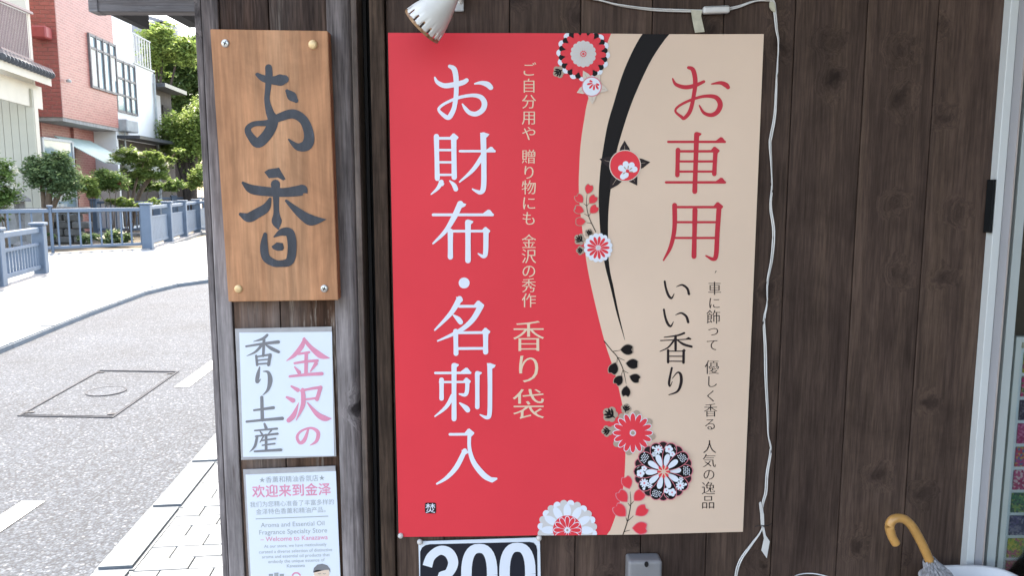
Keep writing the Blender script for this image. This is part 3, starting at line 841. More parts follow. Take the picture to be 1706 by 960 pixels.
for i in range(16):
    a = 2 * math.pi * i / 16; k.disc(971 + 17.3 * math.cos(a), 90.5 + 18 * math.sin(a), 4.4, 12)
k.up(4); k.disc(971, 90.5, 18.5, 28); k.up(4); k.mi = MS
for i in range(16):
    a = 2 * math.pi * (i + .5) / 16; k.stroke([(971 + 6 * math.cos(a), 90.5 + 6 * math.sin(a), .5), (971 + 17 * math.cos(a), 90.5 + 17 * math.sin(a), .5)], caps=False)
k.mi = MR
for i in range(10):
    a = 2 * math.pi * i / 10; k.disc(971 + 4.4 * math.cos(a), 90.5 + 4.4 * math.sin(a), 1.15, 8)
k.disc(971, 90.5, 2, 10)
k.done('printed_flower', FM, poster)
k = PI_(FB + 0.0014)
for tx, ty in ((970.5, 118), (999, 124), (1013, 151), (986, 174), (960, 155)): leaf(k, 985, 144.6, tx, ty, 15, MS, MT)
k.up(6); k.mi = MRO; k.disc(985, 144.6, 16.8, 28); k.up(4); k.mi = MW; k.disc(985, 144.8, 15, 28); k.up(4); k.mi = MR
for i, a in enumerate((200, 165, 130, 95, 60, 30)): petal(k, 989.5, 138, R(a), 3, (13 if i in (1, 2, 3, 4) else 9), 4.6)
k.done('printed_flower', FM, poster)
k = PI_(FB)
for tx, ty in ((1040, 234), (998, 265), (1083, 270), (1015, 316), (1061, 309)): leaf(k, 1041, 276, tx, ty, 21, MD, MT)
k.up(6); k.mi = MS; k.disc(1041, 276, 26.5, 32); k.up(4); k.mi = MR; k.disc(1041, 276, 25, 32); k.up(4); k.mi = MW
for a in (-155, -105, -55, -15, 130): petal(k, 1045, 285, R(a), 1, 17, 13)
k.disc(1041, 291, 6); k.up(4); k.mi = MT
for a in (-130, -80, -35, 10, 150): petal(k, 1045, 285, R(a), 3, 9.5, 2.6)
k.mi = MR; k.disc(1045, 285, 3)
k.done('printed_flower', FM, poster)
k = PI_(FB); k.mi = MB
k.stroke([(977.5, 324, .7), (976.8, 342, 1), (981, 362, 1.2), (992, 386, 1.4)])
for p in ([(977, 343, .9), (972, 339, .6)], [(977.5, 343, .9), (981, 338, .6)], [(980, 360, .9), (973, 356, .6)], [(980.5, 360, .9), (984, 354, .6)], [(984, 372, .9), (977, 371, .6)]): k.stroke(p)
k.up(4)
for x, y, a in ((980.5, 315, -70), (965, 331, -130), (987, 332.5, -50), (964.5, 349.5, 200), (988.7, 349, -45), (967, 369, 180)): heart(k, x, y, R(a), 8.2, MR, MT)
k.done('printed_sprig', FM, poster)
k = PI_(FB)
ornleaf(k, 966, 399, R(215), 10.5); ornleaf(k, 981, 388.5, R(-70), 8); ornleaf(k, 967, 417, R(175), 8)
k.up(6); k.mi = MW
for i in range(16):
    a = 2 * math.pi * (i + .5) / 16; k.disc(996 + 19.5 * math.cos(a), 412.5 + 20 * math.sin(a), 4.6, 12)
k.disc(996, 412.5, 19.5, 28); k.up(5)
for i in range(13):
    k.mi = MR; petal(k, 996, 412.5, 2 * math.pi * i / 13, 3.5, 19, 6.4)
k.up(4); k.mi = MG; k.disc(996, 412.5, 3)
k.done('printed_flower', FM, poster)
k = PI_(FB); k.mi = MB
k.stroke([(1006, 568, 1.6), (1018, 583, 1.4), (1027.5, 594, 1.4), (1037, 614, 1.3), (1042.5, 639, .6)])
for p in ([(1021, 585, 1), (1033, 583, .7)], [(1029, 595, 1), (1040, 600, .7)], [(1028, 595, 1), (1027, 604, .7)], [(1038, 617, 1), (1046, 621, .7)], [(1037, 616, 1), (1034, 625, .7)]): k.stroke(p)
k.up(4)
for x, y, a, r in ((1043.5, 582, 0, 10.5), (1052, 605.5, 5, 10), (1021.5, 613, 110, 10), (1056.5, 629, 20, 9), (1030, 632.5, 125, 9), (1042, 651, 95, 9)): heart(k, x, y, R(a), r, MB, MT)
k.done('printed_sprig', FM, poster)
k = PI_(FB)
ornleaf(k, 1016.5, 690, R(215), 14); ornleaf(k, 1042, 680.5, R(-75), 9.5); ornleaf(k, 1011, 717, R(175), 10)
k.up(6); k.mi = MT
for i in range(8):
    a = 2 * math.pi * (i + .25) / 8; k.disc(1053 + 32 * math.cos(a), 719.6 + 32 * math.sin(a), 6, 12)
k.up(4); k.mi = MW
for i in range(16): petal(k, 1053, 719.6, 2 * math.pi * i / 16, 2, 33.6, 13.2)
k.up(6); k.mi = MR
for i in range(16): petal(k, 1053, 719.6, 2 * math.pi * i / 16, 4.5, 32.4, 10.4)
k.up(5); k.mi = MT; k.disc(1053, 719.6, 3.4)
k.done('printed_flower', FM, poster)
# ornate round flower
k = PI_(FB + 0.0016); cx_, cy_ = 1103.3, 782.8
for i in range(10):
    a = 2 * math.pi * (i + .5) / 10; k.mi = MRO; k.disc(cx_ + 40.5 * math.cos(a), cy_ + 40.5 * math.sin(a), 9.4, 16)
k.up(5)
for i in range(10):
    a = 2 * math.pi * (i + .5) / 10; k.mi = MD; k.disc(cx_ + 40.5 * math.cos(a), cy_ + 40.5 * math.sin(a), 8, 16)
k.up(5)
for i in range(10):
    a = 2 * math.pi * i / 10; k.mi = MRO; petal(k, cx_, cy_, a, 4, 50, 29.5)
    k.up(2); k.mi = MB; petal(k, cx_, cy_, a, 5.5, 48.6, 27)
    k.up(2)
    ca, sa = math.cos(a), math.sin(a)
    def q(u, v): return (cx_ + ca * u - sa * v, cy_ + sa * u + ca * v)
    k.mi = MW
    petal(k, cx_, cy_, a - 0.05, 8, 30, 12)
    k.up(2)
    if i % 3 == 0:
        for u in (34, 37, 40, 43):
            for v in (-7, -4, -1, 2, 5):
                if abs(v) < 9 - (u - 34) * .3: k.disc(*q(u + (v % 2) * .6, v + (u % 2) * 1.2), 1.05, 6)
    elif i % 3 == 1:
        x, y = q(37, 3)
        for j in range(9): petal(k, x, y, 2 * math.pi * j / 9, 1, 7.6, 4)
        k.up(2); k.mi = MRO; k.disc(x, y, 1.8, 10); k.mi = MW
        x, y = q(32, -6)
        for j in range(6): petal(k, x, y, 2 * math.pi * j / 6, .6, 4.4, 3)
        k.disc(*q(43, -4), 2.3, 10)
    else:
        for u, v, r_ in ((38, -3, 7), (32, 5, 5)):
            x, y = q(u, v)
            for j in range(5): k.disc(x + r_ * .55 * math.cos(j * 1.2566), y + r_ * .55 * math.sin(j * 1.2566), r_ * .45, 10)
            k.up(2); k.mi = MRO; k.disc(x, y, r_ * .22, 8); k.mi = MW
        k.mi = MG; k.stroke([(*q(44, 5), .8), (*q(40, 8), .8)], caps=False)
k.up(6); k.mi = MC; k.disc(cx_, cy_, 9.6); k.up(3); k.mi = MR
for i in range(8): petal(k, cx_, cy_, 2 * math.pi * i / 8, 3.4, 11, 5)
k.mi = MC; k.disc(cx_, cy_, 3)
k.done('printed_flower', FM, poster)
k = PI_(FB); k.mi = MB
k.stroke([(1048.5, 817, .7), (1049.5, 838, 1.2), (1044, 866, 1.5), (1035.5, 891, 1.6)])
for p in ([(1049, 839, 1), (1054.5, 833, .7)], [(1048.5, 841, 1), (1045, 836, .7)], [(1044, 866, 1.1), (1054, 857, .7)], [(1043.5, 866, 1), (1041.5, 860, .7)], [(1038.5, 883, 1.1), (1048, 880.5, .7)]): k.stroke(p)
k.up(4)
for x, y, a, r in ((1043.7, 802, -110, 10.5), (1036, 825, -130, 11), (1063, 824, -45, 10.5), (1032, 848.5, -135, 12), (1067, 849, -35, 11), (1064.5, 877, 0, 12)): heart(k, x, y, R(a), r, MR, MRO)
k.done('printed_sprig', FM, poster)
k = PI_(FB); cx_, cy_ = 944.5, 881
for i in range(24):
    a = 2 * math.pi * (i + .5) / 24; k.mi = MG if i % 2 else MW; k.disc(cx_ + 43.5 * math.cos(a), cy_ + 43.5 * math.sin(a), 6.2, 14)
k.up(5); k.mi = MG; k.disc(cx_, cy_, 42, 36); k.up(5)
for i in range(12):
    a = 2 * math.pi * (i + 0.0) / 12; k.mi = MW; petal(k, cx_, cy_, a, 20, 43, 12.6, point=0.1)
k.up(5); k.mi = MR; k.disc(cx_, cy_, 24, 30); k.up(4)
for i in range(12):
    k.mi = MW; petal(k, cx_, cy_, 2 * math.pi * i / 12, 3, 23.5, 11)
k.up(4)
for i in range(12):
    k.mi = MR; petal(k, cx_, cy_, 2 * math.pi * i / 12, 4.5, 22.3, 8.6)
k.up(4); k.mi = MW; k.disc(cx_, cy_, 4.6); k.up(3); k.mi = MT; k.disc(cx_, cy_, 2)
k.done('printed_flower', FM, poster)
M['pin'] = plain('clear_plastic_pin', (0.62, 0.58, 0.55), 0.25, 0.1, 40, 0, 0.6)
def pin(px, py, Y, lab, r=5.5):
    o = dome('push_pin', px, py, Y, r, M['pin'], None, 0.9)
    tag(o, lab, 'pin', 'round heads of pins holding the paper signs')
    recenter(o)
pin(667.5, 893, YB - 0.007, 'pale round pin at the lower left corner of the red poster', 5)

# ---------------------------------------------------------------- price plate
YN = YW - 0.006
pl = tag(empty('price_plate', wallp(800, 1000, YN)), 'black and white plate with the number 300 hanging below the poster', 'sign')
slab('plate', [(697, 903), (899.5, 896.5), (902, 1010), (700, 1014)], YN, 0.002, M['paper'], pl, 0.0006)
k = Ink(YN, 0.0005)
k.poly([(700, 1008), (700, 920), (703, 913), (709, 909), (716, 907.5), (882, 903.5), (889, 905), (893.5, 910), (895, 917), (896, 1004)])
k.done('black_field', pmat('plate_black', (0.02, 0.021, 0.03)), pl)
k = Ink(YN, 0.001)
k.stroke([(712, 944, 16), (718, 928, 15), (733, 917.5, 15), (748, 922, 17), (755, 938, 17), (748, 955, 15), (735, 961, 14), (752, 969, 15), (760, 985, 17), (750, 1001, 16), (733, 1006, 15), (716, 998, 15)], caps=False); k.done('numeral', M['p_white'], pl)
for cx_ in (798.5, 862):
    k = Ink(YN, 0.001); ry = 44; rx = 21.5; P_ = []
    for i in range(33):
        a = 2 * math.pi * i / 32; c_, s_ = math.cos(a), math.sin(a)
        P_.append((cx_ + rx * math.copysign(abs(c_) ** .8, c_), 958 - (cx_ - 798) * .03 + ry * math.copysign(abs(s_) ** .8, s_), 15 + 2.5 * abs(c_)))
    k.stroke(P_, smooth=False, caps=False); k.done('numeral', M['p_white'], pl)
pin(699.5, 903.5, YN - 0.003, 'tan round pin at the top left corner of the 300 plate', 5)
pin(898, 897, YN - 0.003, 'tan round pin at the top right corner of the 300 plate', 5)
# ---------------------------------------------------------------- clip lamp above the poster
t = NT('old_white_enamel')
v = t.coords(); f = t.noise(v, 55, 6, 0.7); at_ = t.n('Attribute'); at_.attribute_name = 'rim'
rm = t.math('MULTIPLY', t.math('ADD', at_.outputs['Fac'], t.math('MULTIPLY', f, 0.9)), 1.0)
rust = t.ramp(rm, [(0.90, 0.0), (1.12, 1.0)])
base = t.ramp(t.noise(v, 18, 5), [(0.3, (0.62, 0.60, 0.57)), (0.7, (0.74, 0.73, 0.71))])
M['enamel'] = t.out(t.mix(rust, base, t.ramp(t.noise(v, 120, 3), [(0.3, (0.16, 0.07, 0.03)), (0.7, (0.42, 0.24, 0.12))])), 0.4, 0.5)
YLmp = YW - 0.12
lamp = tag(empty('wall_lamp', wallp(765, 5, YW)), 'small rusty white metal spot lamp clamped to the wall above the poster', 'lamp')
r0 = wallp(677, 16, YLmp); r1 = wallp(728, 72, YLmp)
cen = (r0 + r1) / 2; rim_r = (r1 - r0).length / 2
top = wallp(757, 0, YLmp)
ax = (top - cen); Lx = ax.length
# axis square to the rim line
rv = (r1 - r0).normalized(); ax = (ax - rv * ax.dot(rv)); ax.y -= 0.02; Lx = ax.length
q_ = Vector((0, 0, 1)).rotation_difference(ax.normalized())
mt = Matrix.Translation(cen) @ q_.to_matrix().to_4x4()
prof = [(1.0, 0.0), (0.985, 0.06), (0.955, 0.16), (0.93, 0.22), (0.84, 0.40), (0.70, 0.62), (0.55, 0.82), (0.40, 1.0), (0.36, 1.08)]
bm = bmesh.new()
lathe(bm, [(a * rim_r, b * Lx) for a, b in prof], 60, mt, skip=lambda i, k: (i == 2 and k % 4 == 1) or (i == 1 and k % 4 == 1))
lay_ = bm.verts.layers.float.new('rim')
for v_ in bm.verts:
    d_ = (v_.co - cen).dot(ax.normalized()) / Lx
    v_[lay_] = max(0.0, 1 - d_ * 7)
o = bm2o('lamp_shade', bm, M['enamel'], lamp, smooth=True)
md = o.modifiers.new('wall', 'SOLIDIFY'); md.thickness = 0.0011; md.offset = -1
bm = bmesh.new(); tube(bm, [cen + ax * 1.06, cen + ax * 1.35, cen + ax * 1.6], [rim_r * .34, rim_r * .32, rim_r * .26], 20); bm2o('socket', bm, M['enamel'], lamp, smooth=False)
for a_ in (0.9, -2.2):
    bm = bmesh.new(); p = mt @ Vector((0.60 * rim_r * math.cos(a_), 0.60 * rim_r * math.sin(a_), 0.80 * Lx)); d_ = (p - (cen + ax * 0.8)).normalized()
    tube(bm, [p - d_ * 0.004, p + d_ * 0.0022], 0.0035, 10); bm2o('rivet', bm, M['plank_back'], lamp)
bm = bmesh.new()
s0 = cen + ax * 1.45
tube(bm, crom([tuple(s0), tuple(s0 + Vector((0.012, 0.05, 0.02))), tuple(Vector((wallp(768, -2, YW).x, YW - 0.03, s0.z + 0.012))), tuple(Vector((wallp(768, -2, YW).x, YW - 0.004, s0.z - 0.004)))], 5), 0.006, 10)
bm2o('arm', bm, M['enamel'], lamp, smooth=True)
slab('clamp_plate', [(757, -30), (773, -30), (772.5, 18), (757.5, 18)], YW - 0.008, 0.007, plain('pale_plate', (0.42, 0.41, 0.40), 0.4, 0.1, 30), lamp, 0.001)

# ---------------------------------------------------------------- power cord
M['cord'] = plain('aged_white_cord', (0.62, 0.60, 0.58), 0.5, 0.1, 25)
M['tape'] = plain('aged_paper_tag', (0.50, 0.46, 0.36), 0.7, 0.18, 60)
YC = YW - 0.006
cord = tag(empty('power_cord', wallp(1285, 960, YC)), 'white twin power cord hanging down beside the right edge of the poster', 'cord')
def run(pts, Y, off=1.4, rad=0.00145):
    for sgn in (-1, 1):
        bm = bmesh.new()
        C = crom(pts, 6); Q = []
        for i, (x, y) in enumerate(C):
            a, b = C[max(i - 1, 0)], C[min(i + 1, len(C) - 1)]
            L = math.hypot(b[0] - a[0], b[1] - a[1]) or 1
            tw = math.cos(i * 0.10)
            p = wallp(x + sgn * off * tw * -(b[1] - a[1]) / L, y + sgn * off * tw * (b[0] - a[0]) / L, Y)
            p.y += -sgn * 0.0016 * math.sin(i * 0.10)
            Q.append(p)
        tube(bm, Q, rad, 8); bm2o('strand', bm, M['cord'], cord, smooth=True)
run([(930, -22), (975, -6), (1000, 0), (1032, 8), (1085, 15), (1130, 17), (1172, 18)], YC)
run([(1212, 15), (1232, 10), (1255, 2), (1275, 0), (1288, 2), (1291, 20), (1294, 50), (1297, 72), (1294, 130), (1291, 190), (1285, 225), (1283, 240), (1285, 275), (1286, 310), (1284, 345), (1289, 385), (1286, 430), (1279, 468), (1278, 505), (1273, 535), (1275, 580), (1276, 630), (1279, 690), (1280, 725), (1284, 750), (1278, 790), (1276, 820), (1270, 845), (1270, 880), (1252, 908), (1236, 930), (1228, 950), (1224, 975), (1215, 1010)], YC)
bm = bmesh.new()
a, b = wallp(1171, 17, YC - 0.004), wallp(1215, 15.5, YC - 0.004)
ang = math.atan2(b.z - a.z, b.x - a.x)
box(bm, (a + b) / 2, ((b - a).length, 0.016, 0.0135), Matrix.Rotation(-ang, 3, 'Y'), 0.0045, 3)
sw = bm2o('inline_switch', bm, M['cord'], cord, smooth=True)
bm = bmesh.new(); box(bm, (a + b) / 2 + Vector((0, 0, 0.0046)), ((b - a).length * 0.92, 0.0166, 0.0006), Matrix.Rotation(-ang, 3, 'Y')); bm2o('seam', bm, M['plank_back'], sw)
slab('tag', [(1151, 16), (1170, 17), (1168, 26), (1174, 52.5), (1158, 54), (1154, 36)], YC - 0.006, 0.0006, M['tape'], cord, 0)
slab('clip', [(1283, 2), (1290, 2), (1293, 12), (1292, 20), (1287, 17), (1283, 11)], YC - 0.004, 0.006, plain('yellowed_clip', (0.50, 0.47, 0.36), 0.5), cord, 0.001)
slab('tape', [(1265, 839), (1268, 837), (1273, 858), (1273.5, 876), (1268, 878), (1267, 858)], YC - 0.005, 0.003, M['cord'], cord, 0.0006)
slab('tag', [(1269, 880), (1273, 879), (1276, 893), (1282.5, 903), (1277.5, 931), (1268.5, 918), (1273, 898)], YC - 0.006, 0.0008, M['cord'], cord, 0)
bm = bmesh.new(); tube(bm, crom([tuple(wallp(1258, 878, YC - .004)), tuple(wallp(1266, 876, YC - .007)), tuple(wallp(1277, 877, YC - .007)), tuple(wallp(1286, 873, YC - .004))], 4), 0.0007, 6); bm2o('wire_tie', bm, M['plank_back'], cord)

# ---------------------------------------------------------------- grey holder at the bottom
M['greyplastic'] = plain('grey_plastic', (0.22, 0.215, 0.22), 0.4, 0.06, 20, 0.1)
hold = tag(empty('wall_holder', wallp(1074, 1000, YW)), 'grey plastic box fixed to the planks below the poster, seen from its rounded top', 'box')
bm = bmesh.new()
pa, pb = wallp(1046, 934, YW - 0.035), wallp(1103, 932, YW - 0.035)
w_ = pb.x - pa.x
box(bm, ((pa.x + pb.x) / 2, YW - 0.021, pa.z - 0.1), (w_, 0.04, 0.2), None, 0.008, 4)
bm2o('body', bm, M['greyplastic'], hold, smooth=True)
bm = bmesh.new(); p = wallp(1077, 941, YW - 0.0415)
mt = Matrix.Translation(p) @ Matrix.Rotation(R(90), 4, 'X') @ Matrix.Diagonal((0.7, 1, 1, 1)); lathe(bm, [(0.0062, 0), (0.006, 0.0012), (0.0045, 0.0012), (0.0044, 0.0002), (0.0001, 0.0002)], 16, mt); bm2o('screw_hole', bm, M['plank_back'], hold)

# ---------------------------------------------------------------- umbrella and stand
YU = YW - 0.13
M['cane'] = plain('varnished_cane', (0.52, 0.27, 0.085), 0.3, 0.14, 30, 0, 0.5)
M['fabric'] = plain('grey_lace', (0.28, 0.28, 0.30), 0.9, 0.45, 160, 0.6, 0.1)
M['whiteplastic'] = plain('white_plastic', (0.70, 0.70, 0.72), 0.35, 0.04, 10)
um = tag(empty('umbrella', wallp(1575, 1000, YU)), 'umbrella with a curved honey coloured cane handle standing before the plank wall', 'umbrella')
cl = [(1493, 907), (1487, 897), (1483.5, 887), (1482, 878), (1484.5, 870), (1491, 865), (1500, 864), (1510, 868), (1519, 877), (1527, 890), (1535, 905), (1543, 922), (1551, 940), (1556, 950)]
bm = bmesh.new(); C = [tuple(wallp(x, y, YU)) for x, y in crom(cl, 4)]
rad = [0.0088 if i > 6 else 0.0084 for i in range(len(C))]
tube(bm, C, rad, 14); bm2o('handle', bm, M['cane'], um, smooth=True)
p0 = wallp(1552, 942, YU); p1 = wallp(1620, 1090, YU); dirv = (p1 - p0).normalized()
# gathered cloth collar: pleated ring
bm = bmesh.new(); rr = random.Random(2)
q_ = Vector((0, 0, 1)).rotation_difference(dirv); mt = Matrix.Translation(p0) @ q_.to_matrix().to_4x4()
rings = []
for j in range(9):
    ring = []
    for i in range(48):
        a = 2 * math.pi * i / 48
        r = (0.011 + 0.0022 * j) * (1 + 0.22 * math.sin(i * 2.2 + j * .3) * (0.6 + 0.1 * j)) + rr.uniform(-.0015, .0015)
        ring.append(bm.verts.new(mt @ Vector((r * math.cos(a), r * math.sin(a), -0.012 + 0.008 * j + (rr.uniform(-.004, .004) if j == 0 else 0)))))
    rings.append(ring)
for j in range(8):
    for i in range(48): bm.faces.new((rings[j][i], rings[j][(i + 1) % 48], rings[j + 1][(i + 1) % 48], rings[j + 1][i]))
bm2o('cloth_collar', bm, M['fabric'], um)
Lc = (p0.z - 0.12) / -dirv.z
bm = bmesh.new(); tube(bm, [p0 + dirv * 0.05, p0 + dirv * 0.15, p0 + dirv * (Lc * .6), p0 + dirv * (Lc * .95)], [0.028, 0.033, 0.026, 0.008], 16); bm2o('folded_canopy', bm, M['fabric'], um)
bm = bmesh.new(); tube(bm, [p0 + dirv * 0.02, p0 + dirv * (Lc * 1.0)], 0.004, 8); bm2o('shaft', bm, M['screw'], um)
# bucket
pc = p0 + dirv * 0.06; 
st = tag(empty('umbrella_stand', (wallp(1640, 955, YU).x, YU, 0)), 'white plastic umbrella bucket with a rounded rim in the bottom right corner', 'umbrella stand')
zr = wallp(1625, 943, YU + 0.085).z
bm = bmesh.new(); cxs = wallp(1640, 950, YU).x
def sq(rx, ry, z, n=40):
    out = []
    for i in range(n):
        a = 2 * math.pi * i / n; c_, s_ = math.cos(a), math.sin(a)
        out.append(bm.verts.new((cxs + rx * math.copysign(abs(c_) ** .6, c_), YU + ry * math.copysign(abs(s_) ** .6, s_), z)))
    return out
pr = [(0.088, 0.075, 0.12), (0.095, 0.082, zr - 0.05), (0.097, 0.084, zr - 0.012), (0.103, 0.09, zr - 0.012), (0.105, 0.092, zr - 0.004), (0.101, 0.088, zr), (0.095, 0.082, zr - 0.003), (0.092, 0.079, zr - 0.05), (0.084, 0.072, 0.13)]
rg = [sq(*x) for x in pr]
for a_, b_ in zip(rg, rg[1:]):
    for i in range(40): bm.faces.new((a_[i], a_[(i + 1) % 40], b_[(i + 1) % 40], b_[i]))
bm.faces.new(rg[0][::-1]); bm.faces.new(rg[-1])
bm2o('bucket', bm, M['whiteplastic'], st, smooth=True)
bm = bmesh.new(); box(bm, (cxs, YU, 0.111), (0.19, 0.165, 0.016), None, 0.003); bm2o('base', bm, M['greyplastic'], st)
# white wire hoop
hoop = tag(empty('wire_hoop', (wallp(1363, 975, YW - .05).x, YW - 0.05, 0.105)), 'thin white wire hoop stand just rising at the bottom edge of the wall', 'wire stand')
bm = bmesh.new(); hc = wallp(1363, 965, YW - 0.08); zt_ = wallp(1363, 956, YW - 0.03).z
tube(bm, [(hc.x + 0.05 * math.cos(a), YW - 0.08 + 0.05 * math.sin(a), zt_) for a in (2 * math.pi * k / 32 for k in range(33))], 0.0012, 6, False); bm2o('ring', bm, M['whiteplastic'], hoop, smooth=True)
for a in (0.6, 2.5, 4.7):
    bm = bmesh.new(); tube(bm, [(hc.x + 0.05 * math.cos(a), YW - 0.08 + 0.05 * math.sin(a), zt_ - .001), (hc.x + 0.06 * math.cos(a), YW - 0.08 + 0.06 * math.sin(a), 0.105)], 0.0012, 6); bm2o('leg', bm, M['whiteplastic'], hoop)

# ---------------------------------------------------------------- door at the right
M['alu'] = plain('white_aluminium', (0.62, 0.64, 0.64), 0.35, 0.03, 6, 0, 0.5)
M['alu2'] = plain('grey_white_stile', (0.44, 0.48, 0.475), 0.4, 0.04, 6, 0, 0.5)
M['seal'] = plain('dark_gasket', (0.014, 0.015, 0.016), 0.8, spec=0.05); M['beige'] = plain('beige_sealant', (0.42, 0.36, 0.33), 0.6)
door = tag(empty('glass_door', (xw(1720), YW, 0)), 'white framed glass sliding door at the right end of the plank wall', 'door')
YD = YW - 0.02
def strip(name, px0, px1, Y, th, m, par=door, z0=0.105, z1=ZT, bev=0.0015):
    return plank(name, xw(px0, 480, Y), xw(px1, 480, Y), z0, z1, Y, th, m, par, 0.0, bev)
strip('jamb', 1646.5, 1660, YD, 0.05, M['alu']); strip('jamb', 1660.2, 1674.5, YD + 0.006, 0.045, plain('jamb_grey', (0.43, 0.42, 0.44), 0.4, 0.04, 6), door)
strip('sealant', 1674.7, 1676.8, YD + 0.004, 0.04, M['beige']); strip('gasket', 1677, 1682, YD + 0.03, 0.02, M['seal'])
strip('stile', 1682.2, 1697, YD + 0.012, 0.03, M['alu2'])
t = NT('door_glass'); t.b.inputs['Transmission Weight'].default_value = 0.0
gl = t.n('BsdfGlossy'); gl.inputs['Roughness'].default_value = 0.02; tr = t.n('BsdfTransparent'); tr.inputs['Color'].default_value = (0.90, 0.94, 0.93, 1)
fr = t.n('Fresnel'); fr.inputs['IOR'].default_value = 1.5; mx = t.n('MixShader')
t.l(fr.outputs[0], mx.inputs[0]); t.l(tr.outputs[0], mx.inputs[1]); t.l(gl.outputs[0], mx.inputs[2]); t.l(mx.outputs[0], t.t.nodes['Material Output'].inputs[0])
M['glass'] = t.m
xg = xw(1697, 480, YD + 0.02)
boxo('pane', (xg + 0.45, YD + 0.024, 1.36), (0.9, 0.004, 2.5), M['glass'], door)
plank('stile', xg + 0.9, xg + 0.96, 0.105, ZT, YD + 0.012, 0.03, M['alu2'], door, 0, 0.0015)
boxo('lining', (xg + 0.40, YW + 0.12, 1.36), (1.0, 0.02, 2.5), plain('brown_lining', (0.10, 0.065, 0.042), 0.7, 0.3, 5), door)
strip('bolt', 1641, 1645.6, YD - 0.002, 0.02, M['seal'], door, wallp(1645, 388, YD).z, wallp(1650, 299, YD).z, 0.001)
YBd = YD + 0.034
bd = tag(empty('swatch_board', wallp(1700, 960, YBd)), 'white framed board with rows of colourful patterned fabric swatches behind the door glass', 'display board')
tl = wallp(1689, 565, YBd); bl = wallp(1666, 950, YBd)
Xb = tl.x; zt2 = tl.z; zb2 = bl.z - 0.35; wB = 0.42
boxo('panel', (Xb + wB / 2, YBd + 0.010, (zt2 + zb2) / 2), (wB, 0.008, zt2 - zb2), M['paper'], bd)
for nm, c, s in (('frame_side', (Xb + 0.006, YBd, (zt2 + zb2) / 2), (0.012, 0.018, zt2 - zb2 + .012)), ('frame_side', (Xb + wB - 0.006, YBd, (zt2 + zb2) / 2), (0.012, 0.018, zt2 - zb2 + .012)),
                 ('frame_top', (Xb + wB / 2, YBd, zt2), (wB - 0.025, 0.017, 0.012)), ('frame_bottom', (Xb + wB / 2, YBd, zb2), (wB - 0.025, 0.017, 0.012))):
    boxo(nm, c, s, M['alu'], bd, None, 0.001)
boxo('header', (Xb + wB / 2, YBd + 0.003, zt2 - 0.014), (wB - 0.04, 0.004, 0.012), M['tape'], bd)
def swm(name, cols, sc):
    t = NT(name); v = t.coords(kind='Object'); vo = t.n('TexVoronoi'); vo.inputs['Scale'].default_value = sc; t.l(v, vo.inputs['Vector'])
    s_ = t.n('SeparateColor'); t.l(vo.outputs['Color'], s_.inputs[0])
    n = len(cols)
    return t.out(t.ramp(s_.outputs[0], [(i / n, c) for i, c in enumerate(cols)], 'CONSTANT'), 0.8, 0.2)
SW = [swm('yellow_print', [(0.45, 0.42, 0.04), (0.15, 0.3, 0.05), (0.6, 0.5, 0.1), (0.5, .1, .2)], 190), swm('pink_print', [(0.5, 0.05, 0.16), (0.4, 0.25, 0.1), (0.6, 0.2, 0.3), (.1, .2, .1)], 210),
      swm('purple_check', [(0.05, 0.04, 0.07), (0.14, 0.12, 0.17), (0.03, 0.02, 0.05)], 260), swm('magenta_print', [(0.42, 0.05, 0.17), (0.55, 0.15, 0.3), (0.35, 0.03, 0.12)], 240),
      swm('red_multi_print', [(0.5, 0.05, 0.1), (0.08, 0.15, 0.3), (0.5, 0.3, 0.1), (0.45, .05, .2)], 210), swm('rose_print', [(0.5, 0.07, 0.2), (0.65, 0.45, 0.5), (0.4, 0.03, 0.12)], 200),
      swm('green_print', [(0.02, 0.13, 0.08), (0.05, 0.22, 0.1), (0.02, 0.06, 0.07), (.2, .3, .1)], 230), swm('navy_print', [(0.03, 0.04, 0.12), (0.08, 0.08, 0.2), (.2, .2, .3)], 220)]
sy0 = wallp(1700, 605, YBd).z; pit = 0.0515
bm = bmesh.new(); box(bm, (0, 0, 0), (0.038, 0.003, 0.044), None, 0.0006, 1); sme = bpy.data.meshes.new('swatch'); bm.to_mesh(sme); bm.free()
smes = []
for m_ in SW:
    x = sme.copy(); x.materials.append(m_); smes.append(x)
ix = 0
for j in range(12):
    for i in range(7):
        o = link('swatch', smes[(j + i * 3) % 8]); o.location = (Xb + 0.046 + i * 0.0515, YBd + 0.003, sy0 - j * pit); keep(o, bd)
# unseen roof over the forecourt, enlarged to darken the upper wall
boxo('shade_canopy', (1.15, 0.62, ZT + 0.06), (3.3, 1.8, 0.05), M['plank_back'], shop)
# ---------------------------------------------------------------- street: ground, road, kerbs, pavements
def poly_o(name, pts, z, m, kind=None, parent=None, depth=0.0):
    bm = bmesh.new(); vs = [bm.verts.new((p[0], p[1], z)) for p in pts]; f = bm.faces.new(vs)
    if depth:
        r = bmesh.ops.extrude_face_region(bm, geom=[f]); bmesh.ops.translate(bm, verts=[g for g in r['geom'] if isinstance(g, bmesh.types.BMVert)], vec=(0, 0, -depth))
    o = bm2o(name, bm, m, parent)
    if kind: o['kind'] = kind
    return o
M['earth'] = plain('bare_ground', (0.16, 0.15, 0.13), 0.9, 0.3, 2)
poly_o('ground', [(-400, -400), (400, -400), (400, 900), (-400, 900)], -0.02, M['earth'], 'structure')
t = NT('aggregate_asphalt'); v = t.coords()
vo = t.n('TexVoronoi'); vo.inputs['Scale'].default_value = 85; t.l(v, vo.inputs['Vector'])
sp = t.n('SeparateColor'); t.l(vo.outputs['Color'], sp.inputs[0])
